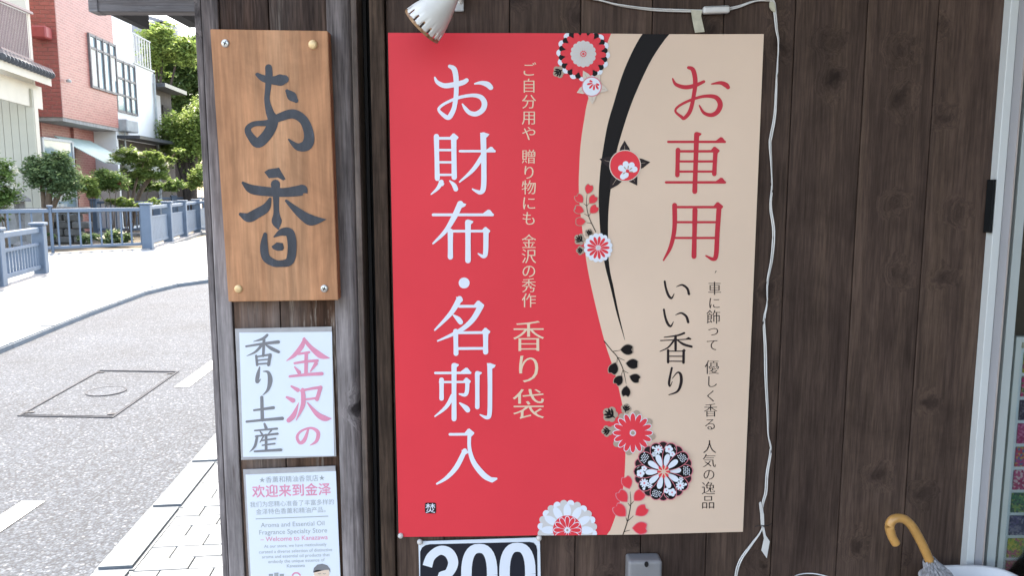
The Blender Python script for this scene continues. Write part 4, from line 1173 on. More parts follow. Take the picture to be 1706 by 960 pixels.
stone = t.ramp(sp.outputs[0], [(0.0, (0.029, 0.039, 0.056)), (0.35, (0.039, 0.051, 0.072)), (0.6, (0.052, 0.067, 0.091)), (0.8, (0.073, 0.092, 0.12)), (0.95, (0.12, 0.14, 0.17))], 'CONSTANT')
edge = t.ramp(vo.outputs['Distance'], [(0.25, 1.0), (0.75, 0.55)])
col = t.mix(1.0, stone, edge, 'MULTIPLY'); big = t.noise(v, 1.1, 6, 0.7, 0.4); fine_ = t.noise(v, 190, 2)
col = t.mix(0.6, col, t.ramp(big, [(0.32, 0.68), (0.5, 0.95), (0.66, 1.15)]), 'MULTIPLY')
col = t.mix(0.5, col, t.ramp(fine_, [(0.3, 0.7), (0.7, 1.3)]), 'MULTIPLY')
t.bump(t.math('SUBTRACT', 1.0, vo.outputs['Distance']), 0.6, 0.004)
M['road'] = t.out(col, 0.8, 0.3)
def sq4(a0, a1, b0, b1): return [s2w(a0, b0), s2w(a1, b0), s2w(a1, b1), s2w(a0, b1)]
KN = (gp(161, 960).dot(SN) + gp(357, 741).dot(SN)) / 2          # near kerb, road side
KFp = [gp(0, 590), gp(130, 535), gp(262, 485)]
KF = KFp[0].dot(SN)
# far kerb follows the traced line, then turns off to the right side street
far = [Vector((KFp[0].x + (KFp[0].x - KFp[1].x) * 4, KFp[0].y + (KFp[0].y - KFp[1].y) * 4, 0))] + KFp + [gp(300, 478), gp(345, 470)]
ext = far[-1] + Vector((6, 3.2, 0)); 
poly_o('road', [s2w(KN, -25), s2w(30, -25), s2w(30, 16), ext + Vector((20, 12, 0))] + [ext] + far[::-1] + [Vector((-9, -25, 0))], 0.0, M['road'], 'structure')
M['pave_far'] = NT('pale_pavement')
t = M['pave_far']; v = t.coords(); f = t.noise(v, 3.0, 5); g2_ = t.noise(v, 120, 3)
c_ = t.mix(0.4, t.ramp(f, [(0.3, (0.165, 0.19, 0.215)), (0.7, (0.215, 0.24, 0.265))]), t.ramp(g2_, [(0.3, 0.8), (0.7, 1.1)]), 'MULTIPLY')
M['pave_far'] = t.out(c_, 0.8, 0.3)
M['kerb'] = plain('kerb_stone', (0.145, 0.168, 0.192), 0.85, 0.12, 6, 0.4, 0.3, bscale=90, bdist=0.002, rnd=20)
M['joint'] = plain('dark_joint', (0.06, 0.06, 0.065), 0.9)
# far pavement sheet: big area behind the kerb; canal cut out of it further on
ZK = 0.055
def kerb_run(name, pts, w, side, seg, parent, z=ZK, m=None):
    """separate stones along a line"""
    P = [Vector((p[0], p[1], 0)) for p in pts]
    D = [0]
    for a, b in zip(P, P[1:]): D.append(D[-1] + (b - a).length)
    def at(s):
        for i in range(len(P) - 1):
            if s <= D[i + 1] or i == len(P) - 2:
                d = (P[i + 1] - P[i]).normalized(); return P[i] + d * (s - D[i]), d
    n = max(1, int(round(D[-1] / seg)))
    for i in range(n):
        p0, d0 = at(D[-1] * i / n + 0.004); p1, d1 = at(D[-1] * (i + 1) / n - 0.004)
        n0 = Vector((-d0.y, d0.x, 0)) * side; n1 = Vector((-d1.y, d1.x, 0)) * side
        bm = bmesh.new(); c = (p0 + p1) / 2
        top = [p0, p1, p1 + n1 * w, p0 + n0 * w]
        lo = [bm.verts.new(p - c + Vector((0, 0, -0.05))) for p in top]; hi = [bm.verts.new(p - c + Vector((0, 0, z + random.uniform(-.002, .002)))) for p in top]
        bm.faces.new(hi); bm.faces.new(lo[::-1])
        for k_ in range(4): bm.faces.new((lo[k_], lo[(k_ + 1) % 4], hi[(k_ + 1) % 4], hi[k_]))
        bmesh.ops.recalc_face_normals(bm, faces=bm.faces)
        bmesh.ops.bevel(bm, geom=[e for e in bm.edges if all(v_.co.z > 0 for v_ in e.verts)], offset=0.012, segments=2, affect='EDGES')
        o = bm2o('kerb_stone', bm, m or M['kerb']); o.location = c; keep(o, parent)
kf = tag(empty('kerb', tuple(far[2])), 'row of kerb stones along the far side of the road', 'kerb'); kf['kind'] = 'structure'
kerb_run('k', far + [ext], 0.17, 1, 0.95, kf)
kn = tag(empty('kerb', tuple(s2w(KN, 4))), 'row of kerb stones along the near pavement beside the post', 'kerb'); kn['kind'] = 'structure'
kerb_run('k', [s2w(KN, -3), s2w(KN, 16)], 0.15, -1, 0.6, kn)
# near pavement: bed and separate pavers where they show
poly_o('pavement', [s2w(KN + 0.15, -20), s2w(12, -20), s2w(12, 2.0), s2w(12, 26), s2w(KN + 0.15, 26)], ZK - 0.02, plain('pavement_bed', (0.09, 0.092, 0.10), 0.9, 0.2, 30), 'structure', None, 0.06)
pv = tag(empty('paving', tuple(s2w(KN + .3, 3, 0))), None); pv['kind'] = 'structure'
M['paver'] = plain('pale_paver', (0.17, 0.192, 0.215), 0.85, 0.1, 40, 0.3, 0.3, rnd=30)
bm = bmesh.new(); box(bm, (0, 0, -0.02), (0.195, 0.095, 0.04), None, 0.002, 1); pme = bpy.data.meshes.new('paver'); bm.to_mesh(pme); bm.free(); pme.materials.append(M['paver'])
bm = bmesh.new(); box(bm, (0, 0, -0.02), (0.095, 0.095, 0.04), None, 0.002, 1); pme_half = bpy.data.meshes.new('half_paver'); bm.to_mesh(pme_half); bm.free(); pme_half.materials.append(M['paver'])
for j in range(62):
    for i in range(5):
        a = KN + 0.26 + i * 0.2 - (0.1 if j % 2 else 0); b = 1.95 + j * 0.1
        half = j % 2 and i == 0
        o = link('paver', pme_half if half else pme); a += 0.05 if half else 0; o.location = s2w(a, b, ZK + 0.002 + random.uniform(-.0012, .0012)); o.rotation_euler = (random.uniform(-.004, .004), random.uniform(-.004, .004), TH); keep(o, pv)
# dashes of the side line
M['paint'] = plain('road_paint', (0.72, 0.72, 0.72), 0.7, 0.15, 30, 0.2)
for (x0, y0), (x1, y1) in (((-45, 905), (56, 837)), ((303, 646), (362, 602))):
    a, b = gp(x0, y0), gp(x1, y1); d = (b - a).normalized(); n = Vector((d.y, -d.x, 0)) * 0.055
    o = poly_o('road_marking', [a - n, a + n, b + n, b - n], 0.005, M['paint'], 'structure')
# inspection cover
cov = tag(empty('inspection_cover', tuple(gp(170, 655))), 'square metal framed inspection cover filled with aggregate in the road', 'cover')
Q = [gp(31, 694), gp(167, 618), gp(297, 620), gp(187.5, 697)]
M['iron'] = plain('worn_iron', (0.045, 0.05, 0.06), 0.85, 0.3, 30, 0.4, 0.2)
cc = sum(Q, Vector()) / 4
for sc_, w_, nm in ((1.0, 0.012, 'frame'), (0.965, 0.005, 'inner_frame')):
    for i in range(4):
        a = cc + (Q[i] - cc) * sc_; b = cc + (Q[(i + 1) % 4] - cc) * sc_
        bm = bmesh.new(); d = (b - a); box(bm, (a + b) / 2 + Vector((0, 0, 0.001)), (d.length - (w_ if i % 2 else -w_), w_, 0.012), Matrix.Rotation(math.atan2(d.y, d.x), 3, 'Z')); bm2o(nm, bm, M['iron'], cov)
bm = bmesh.new(); mt = Matrix.Translation(cc + Vector((0, 0, 0.001))); lathe(bm, [(0.14, 0), (0.14, 0.006), (0.128, 0.006), (0.126, 0.003)], 32, mt); rl = bm2o('lid_ring', bm, M['iron'], cov); bm = bmesh.new(); lathe(bm, [(0.125, 0.004), (0.0001, 0.004)], 32, mt); bm2o('lid_fill', bm, M['road'], rl)
for i in range(4):
    p = cc + (Q[i] - cc) * 0.88; bm = bmesh.new(); box(bm, p + Vector((0, 0, 0.004)), (0.05, 0.02, 0.006), Matrix.Rotation(0.3, 3, 'Z')); bm2o('lifting_slot', bm, M['joint'], cov)

# far pavement with canal beyond
RA0 = gp(70, 457, 0.055); RB0 = gp(247, 415, 0.055); RA0.z = RB0.z = 0         # ends of the two near railings
poly_o('pavement', [far[0] + Vector((-.16, 0, 0)), far[1] + Vector((-.15, .07, 0)), far[2] + Vector((-.15, .07, 0)), far[3] + Vector((-.13, .1, 0)), far[4] + Vector((-.07, .16, 0)), far[5] + Vector((-.05, .17, 0)), ext + Vector((-.07, .15, 0)), ext + Vector((6, 20, 0)), s2w(-3.5, 60), s2w(-6.3, 60), RB0 + Vector((-.1, .1, 0)), RB0 + (gp(98, 419, .1).xy.to_3d() - RB0).normalized() * 7 + Vector((0, .1, 0)), s2w(-13, 14), s2w(-9, 6), s2w(-9, -4)], ZK - 0.003, M['pave_far'], 'structure', None, 0.1)
M['blue'] = plain('blue_grey_paint', (0.105, 0.14, 0.19), 0.55, 0.1, 4, 0.15, 0.3, rnd=9)
M['concrete'] = plain('grey_concrete', (0.24, 0.235, 0.23), 0.9, 0.25, 5, 0.4)
def rail_between(th, p, q, z0, z1, m, name, w=0.06):
    d = q - p; bm = bmesh.new()
    box(bm, (0, 0, 0), (d.length, w, z1 - z0), None, min(w, z1 - z0) * .12, 1)
    o = bm2o(name, bm, m); o.location = (p + q) / 2 + Vector((0, 0, (z0 + z1) / 2)); o.rotation_euler = (0, -math.atan2(d.z, math.hypot(d.x, d.y)), math.atan2(d.y, d.x)); keep(o, th); return o
def railing(lab, pts, h=1.02, post_w=0.17, nbal=None, panel=(), ends=(True, True), base=True, pitch=0.16):
    th = tag(empty('railing', tuple(pts[0])), lab, 'railing', 'blue grey railings along the canal')
    for i, p in enumerate(pts):
        if (i == 0 and not ends[0]) or (i == len(pts) - 1 and not ends[1]): continue
        bm = bmesh.new(); box(bm, (0, 0, h / 2), (post_w, post_w, h), None, 0.012, 1)
        d = (pts[min(i + 1, len(pts) - 1)] - pts[max(i - 1, 0)]); az = math.atan2(d.y, d.x)
        o = bm2o('post', bm, M['blue']); o.location = p; o.rotation_euler = (0, 0, az); keep(o, th)
        bm = bmesh.new(); box(bm, (0, 0, 0), (post_w + .05, post_w + .05, 0.05), None, 0.012, 1); o2 = bm2o('cap', bm, M['blue']); o2.location = p + Vector((0, 0, h + 0.026)); o2.rotation_euler = (0, 0, az); keep(o2, th)
    for i, (p, q) in enumerate(zip(pts, pts[1:])):
        d = (q - p).normalized(); a, b = p + d * post_w * .5, q - d * post_w * .5
        rail_between(th, a, b, h - 0.12, h - 0.03, M['blue'], 'top_rail', 0.09)
        rail_between(th, a, b, h - 0.34, h - 0.29, M['blue'], 'middle_rail', 0.05) if i in panel or pitch < 0.15 else None
        rail_between(th, a, b, 0.10, 0.17, M['blue'], 'bottom_rail', 0.06)
        L = (b - a).length; n = max(2, int(L / pitch))
        for k_ in range(n):
            c = a + d * L * (k_ + .5) / n
            bm = bmesh.new(); wv = 0.035 if i not in panel else L / n * 0.94
            box(bm, (0, 0, 0), (wv, 0.03, (h - 0.29) - 0.17 + (0.17 if i not in panel and pitch >= .15 else 0)))
            o = bm2o('baluster', bm, M['blue']); zt_ = (h - 0.12) if i not in panel and pitch >= .15 else h - 0.29
            o.location = c + Vector((0, 0, 0.17 + ((h - 0.29) - 0.17 + (0.17 if i not in panel and pitch >= .15 else 0)) / 2)); o.rotation_euler = (0, 0, math.atan2(d.y, d.x)); keep(o, th)
    if base:
        for p, q in zip(pts, pts[1:]): rail_between(th, p - Vector((0, 0, .1)), q - Vector((0, 0, .1)), 0.0, 0.12, M['concrete'], 'footing', 0.34)
    return th
up = Vector((0, 0, ZK - 0.0))
dirA = (gp(0, 474, .1).xy.to_3d() - RA0).normalized()
A = [RA0, RA0 + dirA * 1.9, RA0 + dirA * 4.2]
railing('blue grey railing end at the left edge of the picture, nearest the camera', [p + up for p in A], 0.84, 0.19, pitch=0.13)
B0 = RB0; dirB = (gp(98, 419, .1).xy.to_3d() - B0).normalized()
B = [B0, B0 + dirB * 2.05, B0 + dirB * 4.6, B0 + dirB * 7.0]
railing('long blue grey railing with slim balusters running across behind the pavement', [p + up for p in B], 1.05, 0.06, ends=(False, True), pitch=0.21)
Cdir = (gp(320, 388, .1).xy.to_3d() - RB0).normalized()
C_ = [RB0, RB0 + Cdir * 2.6, RB0 + Cdir * 5.0, RB0 + Cdir * 7.6, RB0 + Cdir * 10]
railing('blue grey railing with solid panels leading away along the pavement', [p + up for p in C_], 1.08, 0.23, panel=(0, 1, 2, 3))
D0 = Vector((RB0.x - 1.4, RB0.y + 4.6, 0)); 
Dp = [wallp(158, 350, 26.0), wallp(262, 350, 26.0), wallp(360, 350, 26.5)]
Dp = [Vector((p.x, p.y, 0)) for p in Dp]
railing('far blue grey railing beyond the planted canal bank', [p + up for p in Dp], 1.1, 0.22)
Ep = [Vector((wallp(225, 340, 33).x, 33, 0)), Vector((wallp(290, 340, 34).x, 34, 0)), Vector((wallp(370, 340, 35).x, 35, 0))]
railing('farthest blue grey railing below the green trees', [p + up for p in Ep], 1.15, 0.22)

# canal bank: planting ground and stone edge on the far side
M['soil'] = plain('planting_soil', (0.07, 0.06, 0.045), 0.95, 0.4, 3, 0.5)
poly_o('planting_bed', [s2w(-30, -5), s2w(-7.5, -5), s2w(-7.5, 60), s2w(-30, 60)], -0.008, M['soil'], 'structure')
# ---------------------------------------------------------------- buildings across the canal
def sbox(name, a0, a1, b0, b1, z0, z1, m, parent, bev=0.0):
    c = s2w((a0 + a1) / 2, (b0 + b1) / 2, (z0 + z1) / 2)
    bm = bmesh.new(); box(bm, (0, 0, 0), (abs(a1 - a0), abs(b1 - b0), z1 - z0), None, bev, 1)
    o = bm2o(name, bm, m); o.location = c; o.rotation_euler = (0, 0, TH); return keep(o, parent)
def brickmat(name, c1, c2, mortar, bw, bh):
    t = NT(name); tc = t.n('TexCoord'); sx = t.n('SeparateXYZ'); t.l(tc.outputs['Object'], sx.inputs[0])
    cb = t.n('CombineXYZ'); t.l(t.math('ADD', sx.outputs[0], sx.outputs[1]), cb.inputs[0]); t.l(sx.outputs[2], cb.inputs[1])
    b = t.n('TexBrick'); t.l(cb.outputs[0], b.inputs['Vector']); b.inputs['Color1'].default_value = (*c1, 1); b.inputs['Color2'].default_value = (*c2, 1); b.inputs['Mortar'].default_value = (*mortar, 1)
    b.inputs['Scale'].default_value = 1.0; b.inputs['Brick Width'].default_value = bw; b.inputs['Row Height'].default_value = bh; b.inputs['Mortar Size'].default_value = 0.008; b.inputs['Bias'].default_value = 0
    t.bump(b.outputs['Fac'], -0.4, 0.01)
    return t.out(b.outputs['Color'], 0.45, 0.5)
M['brick'] = brickmat('red_tile_cladding', (0.27, 0.085, 0.07), (0.34, 0.12, 0.10), (0.38, 0.22, 0.19), 0.26, 0.085)
M['tile'] = plain('glazed_red_tile', (0.27, 0.075, 0.065), 0.45, 0.2, 3, 0.1, 0.5, rnd=40)
M['mortar'] = plain('mortar', (0.36, 0.23, 0.20), 0.9)
M['white'] = plain('white_render', (0.66, 0.67, 0.68), 0.8, 0.05, 1.5); M['cream'] = plain('cream_render', (0.55, 0.50, 0.42), 0.8, 0.06, 1.5)
M['wpane'] = plain('window_glass', (0.22, 0.29, 0.32), 0.08, 0.25, 0.7, 0, 0.8); M['wframe'] = plain('window_frame_dark', (0.05, 0.045, 0.045), 0.5)
M['wframe_l'] = plain('window_frame_grey', (0.30, 0.32, 0.33), 0.4); M['darkwood'] = plain('dark_house_wood', (0.05, 0.04, 0.035), 0.8, 0.3, 4)
M['rooftile'] = plain('dark_roof_tile', (0.045, 0.05, 0.06), 0.35, 0.3, 6, 0.2, 0.5, rnd=9); M['brownmetal'] = plain('brown_railing_metal', (0.20, 0.125, 0.125), 0.5)
M['wframe_m'] = plain('window_frame_mid', (0.13, 0.12, 0.125), 0.5)
def window(parent, a, b0, b1, z0, z1, cols, rows, fm, w=0.07, facing='a', name='window'):
    """facade window on plane a (facing the street): frame bars proud, panes recessed; cols = relative widths, rows = heights from the top"""
    wn_ = empty(name, tuple(s2w(a, (b0 + b1) / 2, z0))); keep(wn_, parent)
    wn_.location = s2w(a, (b0 + b1) / 2, z0); wn_.rotation_euler = (0, 0, 0)
    def put_(nm, bb0, bb1, zz0, zz1, o0, o1, m):
        sbox(nm, a + o0, a + o1, bb0, bb1, zz0, zz1, m, wn_)
    tw, tr = sum(cols), sum(rows); x = b0
    bs = [b0]; zs = [z1]
    for c in cols: bs.append(bs[-1] + (b1 - b0) * c / tw)
    for r in rows: zs.append(zs[-1] - (z1 - z0) * r / tr)
    for i, b in enumerate(bs): put_('mullion', b - w / 2, b + w / 2, z0 - w / 2, z1 + w / 2, 0.0, 0.07, fm)
    for i, z in enumerate(zs):
        for p, q in zip(bs, bs[1:]): put_('transom', p + w / 2, q - w / 2, z - w / 2, z + w / 2, 0.0, 0.06, fm)
    for p, q in zip(bs, bs[1:]):
        for r, s in zip(zs, zs[1:]): put_('pane', p + w / 2, q - w / 2, s + w / 2, r - w / 2, -0.02, 0.02, M['wpane'])
    return wn_
cb0 = wallp(105, 195, 25.0); AB = cb0.dot(SN); BB = cb0.dot(ST); ZB = cb0.z      # brick building corner
bE = facp(197, 200, AB)[0]
brk = tag(empty('brick_building', tuple(s2w(AB, BB, 0))), 'building clad in red brick tiles with an overhanging upper floor across the canal', 'building')
sbox('upper_wall', AB - 6, AB, BB + 0.03, bE, ZB, 13, M['brick'], brk)
sbox('soffit', AB - 6, AB - .02, BB + .02, bE - .02, ZB - 0.12, ZB - 0.003, M['concrete'], brk)
AL = AB - 0.9
sbox('lower_wall', AB - 6, AL, BB + 0.5, bE, 0, ZB - 0.123, M['brick'], brk)
# separate tiles on the face towards the camera
fw = empty('tiled_face', tuple(s2w(AB - 1, BB, ZB))); keep(fw, brk); fw.location = s2w(AB - 1, BB, ZB)
sbox('mortar_bed', AB - 2.0, AB - .002, BB + 0.005, BB + 0.028, ZB, 13, M['mortar'], fw)
bm = bmesh.new(); box(bm, (0, 0, 0), (0.285, 0.02, 0.112), None, 0.006, 1); tme = bpy.data.meshes.new('brick_tile'); bm.to_mesh(tme); bm.free(); tme.materials.append(M['tile'])
bm = bmesh.new(); box(bm, (0, 0, 0), (0.138, 0.02, 0.112), None, 0.006, 1); hme = bpy.data.meshes.new('half_tile'); bm.to_mesh(hme); bm.free(); hme.materials.append(M['tile'])
nr = int((9.4 - ZB) / 0.125)
for j in range(nr):
    for i in range(6):
        a = AB - 0.145 - i * 0.3 - (0.15 if j % 2 else 0)
        o = link('brick_tile', tme); o.location = s2w(a, BB - 0.004, ZB + 0.062 + j * 0.125); o.rotation_euler = (0, 0, TH); keep(o, fw)
        if j % 2 and i == 0:
            o = link('half_tile', hme); o.location = s2w(AB - .072, BB - 0.004, ZB + 0.062 + j * 0.125); o.rotation_euler = (0, 0, TH); keep(o, fw)
b0_, z1_ = facp(145.5, 56, AB); _, z0_ = facp(149, 143, AB); b1_, _ = facp(191, 100, AB)
window(brk, AB, b0_, b1_, z0_, z1_, (1, 1, 1, 1), (0.24, 0.76), M['wframe_m'], 0.08)
a0_, zz1 = frontp(54, 43, BB - .3); a1_, zz0 = frontp(81, 64, BB - .3)
sbox('vent_hood', a0_, a1_, BB - 0.45, BB - .015, zz0, zz1, plain('red_painted_metal', (0.30, 0.06, 0.06), 0.45), brk, 0.04)
bl_ = plain('pale_blind', (0.55, 0.54, 0.5), .8)
for i_ in (0, 3):
    wd_ = (b1_ - b0_) / 4; sbox('blind', AB + .021, AB + .03, b0_ + wd_ * i_ + .06, b0_ + wd_ * (i_ + 1) - .06, z0_ + .06 + (.4 if i_ else 0), z1_ - (z1_ - z0_) * .26, bl_, brk)
bm = bmesh.new(); p_ = s2w(AB + .12, facp(108, 135, AB)[0], facp(108, 135, AB)[1]); lathe(bm, [(.07, -.03), (.08, .03), (.03, .07), (.0001, .08)], 12, Matrix.Translation(p_), cap=(True, False)); bm2o('wall_light', bm, M['wframe_l'], brk)
# ground floor: glazed corner, awning
YGl = facp(70, 235, AL)
g0, gz1 = facp(70, 232, AL + .9); g1, _ = facp(120, 240, AL + .9); 
sh = empty('glass_screen', tuple(s2w(AL + .9, g0, 0))); keep(sh, brk); sh.location = s2w(AL + .9, g0, 0)
sbox('pane', AL + .86, AL + .90, g0, g1, 0.3, gz1, M['wpane'], sh)
for b in (g0, g1): sbox('frame', AL + .85, AL + .93, b - .05, b + .05, 0.1, gz1 + .05, M['wframe_l'], sh)
sbox('frame', AL + .855, AL + .925, g0 + .051, g1 - .051, gz1, gz1 + .08, M['wframe_l'], sh)
sbox('return_pane', AL + .2, AL + .84, g1 - .02, g1 + .02, 0.3, gz1, M['wpane'], sh)
# awning
w0, wz = facp(128, 231, AL + .9); w1, _ = facp(160, 231, AL + .9)
aw = empty('awning', tuple(s2w(AL + .5, w0, wz))); keep(aw, brk); aw.location = s2w(AL + .5, w0, wz)
M['awn'] = plain('pale_green_canvas', (0.36, 0.44, 0.41), 0.8, 0.08, 3)
bm = bmesh.new(); P_ = [s2w(AL + .2, w0, wz + .1), s2w(AL + .2, w1 + 1.2, wz + .1), s2w(AL + 1.7, w1 + 1.2, wz - .75), s2w(AL + 1.7, w0, wz - .75)]
vs = [bm.verts.new(p) for p in P_] + [bm.verts.new(p - Vector((0, 0, .03))) for p in P_]
for f in ((0, 1, 2, 3), (7, 6, 5, 4), (0, 4, 5, 1), (1, 5, 6, 2), (2, 6, 7, 3), (3, 7, 4, 0)): bm.faces.new([vs[i] for i in f])
bm2o('canvas', bm, M['awn'], aw)
bm = bmesh.new(); tube(bm, [s2w(AL + .05, w1 + 1.1, wz - 1.5), s2w(AL + 1.65, w1 + 1.1, wz - .8)], 0.02, 6); bm2o('strut', bm, M['wframe'], aw)
sbox('pillar', AL - .3, AL + .1, w1 + .2, w1 + .6, 0, ZB - .125, M['brick'], brk)

# white building
bW = facp(259, 100, AB)[0]
wb = tag(empty('white_building', tuple(s2w(AB, bE, 0))), 'white rendered building with large gridded windows next to the brick one', 'building')
zp = facp(222, 60, AB)[1]; 
sbox('wall', AB - 5.7, AB - .12, bE + .02, bW, 0, facp(225, 105, AB)[1], M['white'], wb)
ps, pz = facp(224, 62, AB)
sbox('upper_block', AB - 5.6, AB - .1, bE + .03, ps, facp(225, 105, AB)[1] + .003, 10.5, M['white'], wb)
b0_, z1_ = facp(193.5, 97, AB); _, z0_ = facp(198, 183, AB); b1_, _ = facp(228, 120, AB)
window(wb, AB - .12, b0_ + .05, b1_, z0_, z1_, (1.5, 1, 1), (0.34, 0.33, 0.33), M['wframe_m'], 0.08)
# balcony rail on the low roof
zr0 = facp(225, 105, AB)[1]
for k_ in range(8):
    b = ps + .1 + (bW - ps - .2) * k_ / 7; sbox('balcony_bar', AB - .2, AB - .16, b - .02, b + .02, zr0, zr0 + 1.2, M['wframe_l'], wb)
sbox('balcony_rail', AB - .21, AB - .15, ps + .1, bW, zr0 + 1.2, zr0 + 1.25, M['wframe_l'], wb)
b0_, z1_ = facp(200, 198, AB); b1_, z0_ = facp(220, 222, AB)
sbox('air_conditioner', AB - .1, AB + .25, b0_, b1_, z0_, z1_, M['wframe_l'], wb, 0.03)
bm = bmesh.new(); tube(bm, [s2w(AB - .05, bW - .15, 0.2), s2w(AB - .05, bW - .15, facp(225, 105, AB)[1] - .1)], 0.05, 8); bm2o('down_pipe', bm, M['wframe_l'], wb)
bm = bmesh.new(); tube(bm, [s2w(AB + .06, b0_ + .2, z0_), s2w(AB + .04, b0_ + .25, z0_ - .9)], 0.03, 6); bm2o('hose', bm, M['wframe_l'], wb)
sbox('parapet_cap', AB - 5.75, AB - .06, ps + .02, bW + .03, zr0 + .002, zr0 + .06, M['wframe_l'], wb)
# dark wooden house
bH0, bH1 = bW + .05, facp(288, 150, AB - .2)[0]
zh = facp(250, 130, AB)[1]
hs = tag(empty('wooden_house', tuple(s2w(AB, bH0, 0))), 'old dark timber house with lattice windows beyond the white building', 'house')
sbox('wall', AB - 5.5, AB - .3, bH0, bH1, 0, zh - .25, M['darkwood'], hs)
sbox('roof', AB - 5.6, AB + .35, bH0 - .1, bH1 + .2, zh - .247, zh - .08, M['rooftile'], hs)
sbox('plaster_panel', AB - .4, AB - .27, bH0 + .06, bH0 + 1.1, zh - 2.6, zh - .5, plain('grey_plaster', (0.42, 0.42, 0.44), .8), hs)
zl = facp(262, 165, AB)
window(hs, AB - .3, bH0 + 1.4, bH1 - .2, zh - 2.4, zh - .9, (1,) * 6, (1,), M['darkwood'], 0.08)
sbox('canopy_roof', AB - .6, AB + .5, bH0, bH1, zh - 3.4, zh - 3.25, M['rooftile'], hs)
sbox('low_eave', AB - 1.0, AB + .7, bE + .1, bW, facp(215, 222, AB + .7)[1] - .12, facp(215, 222, AB + .7)[1], M['rooftile'], wb)
sbox('shopfront', AB - .5, AB - .1, bE + .2, bW - .2, 0.1, facp(215, 230, AB)[1] - .1, M['darkwood'], wb)

# beige house with tiled eave at the far left
AG = frontp(59, 220, 22.6)[0]; BG = 22.6
bg = tag(empty('beige_house', tuple(s2w(AG, BG, 0))), 'beige house with a dark tiled eave and brown barred balcony at the left edge', 'house')
zS1 = frontp(30, 160, BG)[1]
M['siding'] = plain('beige_siding', (0.44, 0.42, 0.35), 0.7, 0.05, 2)
for i in range(14):
    sbox('siding_panel', AG - .02 - (i + 1) * .2 + .012, AG - .02 - i * .2, BG, BG + .05, 1.0, zS1 + .2, M['siding'], bg)
sbox('body', AG - 6, AG - .005, BG + .052, BG + .25, 0, zS1 + .2, M['cream'], bg)
sbox('plinth', AG - 6, AG + .02, BG - .02, BG + .05, 0, .997, M['concrete'], bg)
eL = frontp(0, 100, BG - .6); eR, eZ = frontp(88, 133, BG + .3)
zE0 = frontp(30, 158, BG - .1)[1]; zE1 = frontp(55, 112, BG - .1)[1]
# eave: sloping fascia and tiles running towards the right
def quadbox(name, P_, th, m, parent):
    bm = bmesh.new(); vs = [bm.verts.new(p) for p in P_] + [bm.verts.new(p - Vector((0, 0, th))) for p in P_]
    for f in ((0, 1, 2, 3), (7, 6, 5, 4), (0, 4, 5, 1), (1, 5, 6, 2), (2, 6, 7, 3), (3, 7, 4, 0)): bm.faces.new([vs[i] for i in f])
    return bm2o(name, bm, m, parent)
pR = wallp(88, 128, 22.4); pL = wallp(0, 94, 18.9)
dE = (pL - pR); dE2 = Vector((dE.x, dE.y, 0)); nE = Vector((-1, 0.25, 0)).normalized() * 1.5
quadbox('eave_board', [pR - Vector((.05, 0, .04)), pL - Vector((.05, 0, .04)), pL + nE + Vector((0, 0, .5)), pR + nE + Vector((0, 0, .5))], .22, M['cream'], bg)
quadbox('eave_wall', [pR + Vector((-.45, .2, -.26)), pL + Vector((-.45, .2, -.26)), pL + Vector((-.5, .25, -.26)), pR + Vector((-.5, .25, -.26))], .62, M['cream'], bg)
ntile = 15
for i in range(ntile):
    p = pR + dE * ((i + .5) / ntile); bm = bmesh.new()
    q = p + Vector((-.5, .8, .25)); dq = (p - q).normalized()
    tube(bm, [p + dq * .06 + Vector((0, 0, .03)), p + Vector((0, 0, .03)), q], [0.09, 0.1, 0.1], 10); bm2o('roof_tile', bm, M['rooftile'], bg, smooth=False)
bm = bmesh.new(); quadbox('roof_bed', [pR + Vector((0, 0, .02)), pL + Vector((0, 0, .02)), pL + nE * .9 + Vector((0, 0, .36)), pR + nE * .9 + Vector((0, 0, .36))], .03, M['rooftile'], bg); bm.free()
# upper floor and balcony
uA, uZ = frontp(53, 100, 23.2)
sbox('upper_floor', uA - 6, uA - .05, 23.2, 23.4, zS1 + .21, 12, M['cream'], bg)
sbox('upper_window', uA - 1.5, uA - .75, 23.15, 23.19, frontp(20, 30, 23.2)[1], 11, M['wpane'], bg)
bal = empty('balcony', tuple(s2w(uA, 22.6, 5))); keep(bal, bg); bal.location = s2w(uA, 22.6, 5)
for i in range(22):
    px_ = 53.5 - i * 2.6; yy = 22.4 - i * .12
    p1 = wallp(px_, 24 - (53.5 - px_) * .42, yy); p0 = wallp(px_, 101 - (53.5 - px_) * .40, yy)
    bm = bmesh.new(); tube(bm, [p0, Vector((p0.x, p0.y, p1.z))], 0.014, 6); bm2o('bar', bm, M['brownmetal'], bal)
    if i == 0: A0, A1 = p0, p1
    B0_, B1_ = p0, p1
rail_between(bal, Vector((A1.x, A1.y, A1.z)), Vector((B1_.x, B1_.y, B1_.z)), 0, .07, M['brownmetal'], 'handrail', .06)
rail_between(bal, A0, B0_, -.16, .03, M['brownmetal'], 'floor_edge', .08)
bm = bmesh.new(); pd = [wallp(20, 163, 22.1), wallp(8, 166, 22.1), wallp(2, 169, 22.1), wallp(3, 200, 22.1), wallp(5, 300, 22.1)]; tube(bm, [p + Vector((0, -.05, 0)) for p in pd], .045, 8); bm2o('drain_pipe', bm, M['seal'], bg)
# distant grey gable seen over the trees
gy = tag(empty('grey_gable_house', wallp(258, 60, 60)), 'small grey house gable peeking above the trees far behind', 'house')
p = wallp(258, 40, 60.0)
boxo('wall', (p.x, 60, p.z / 2), (2.6, 2, p.z), plain('far_grey', (0.3, 0.31, 0.34), .8), gy)
quadbox('roof', [wallp(236, 22, 59) , wallp(276, 34, 59), wallp(276, 34, 62), wallp(236, 22, 62)], .3, plain('far_roof', (0.2, 0.21, 0.24), .7), gy)

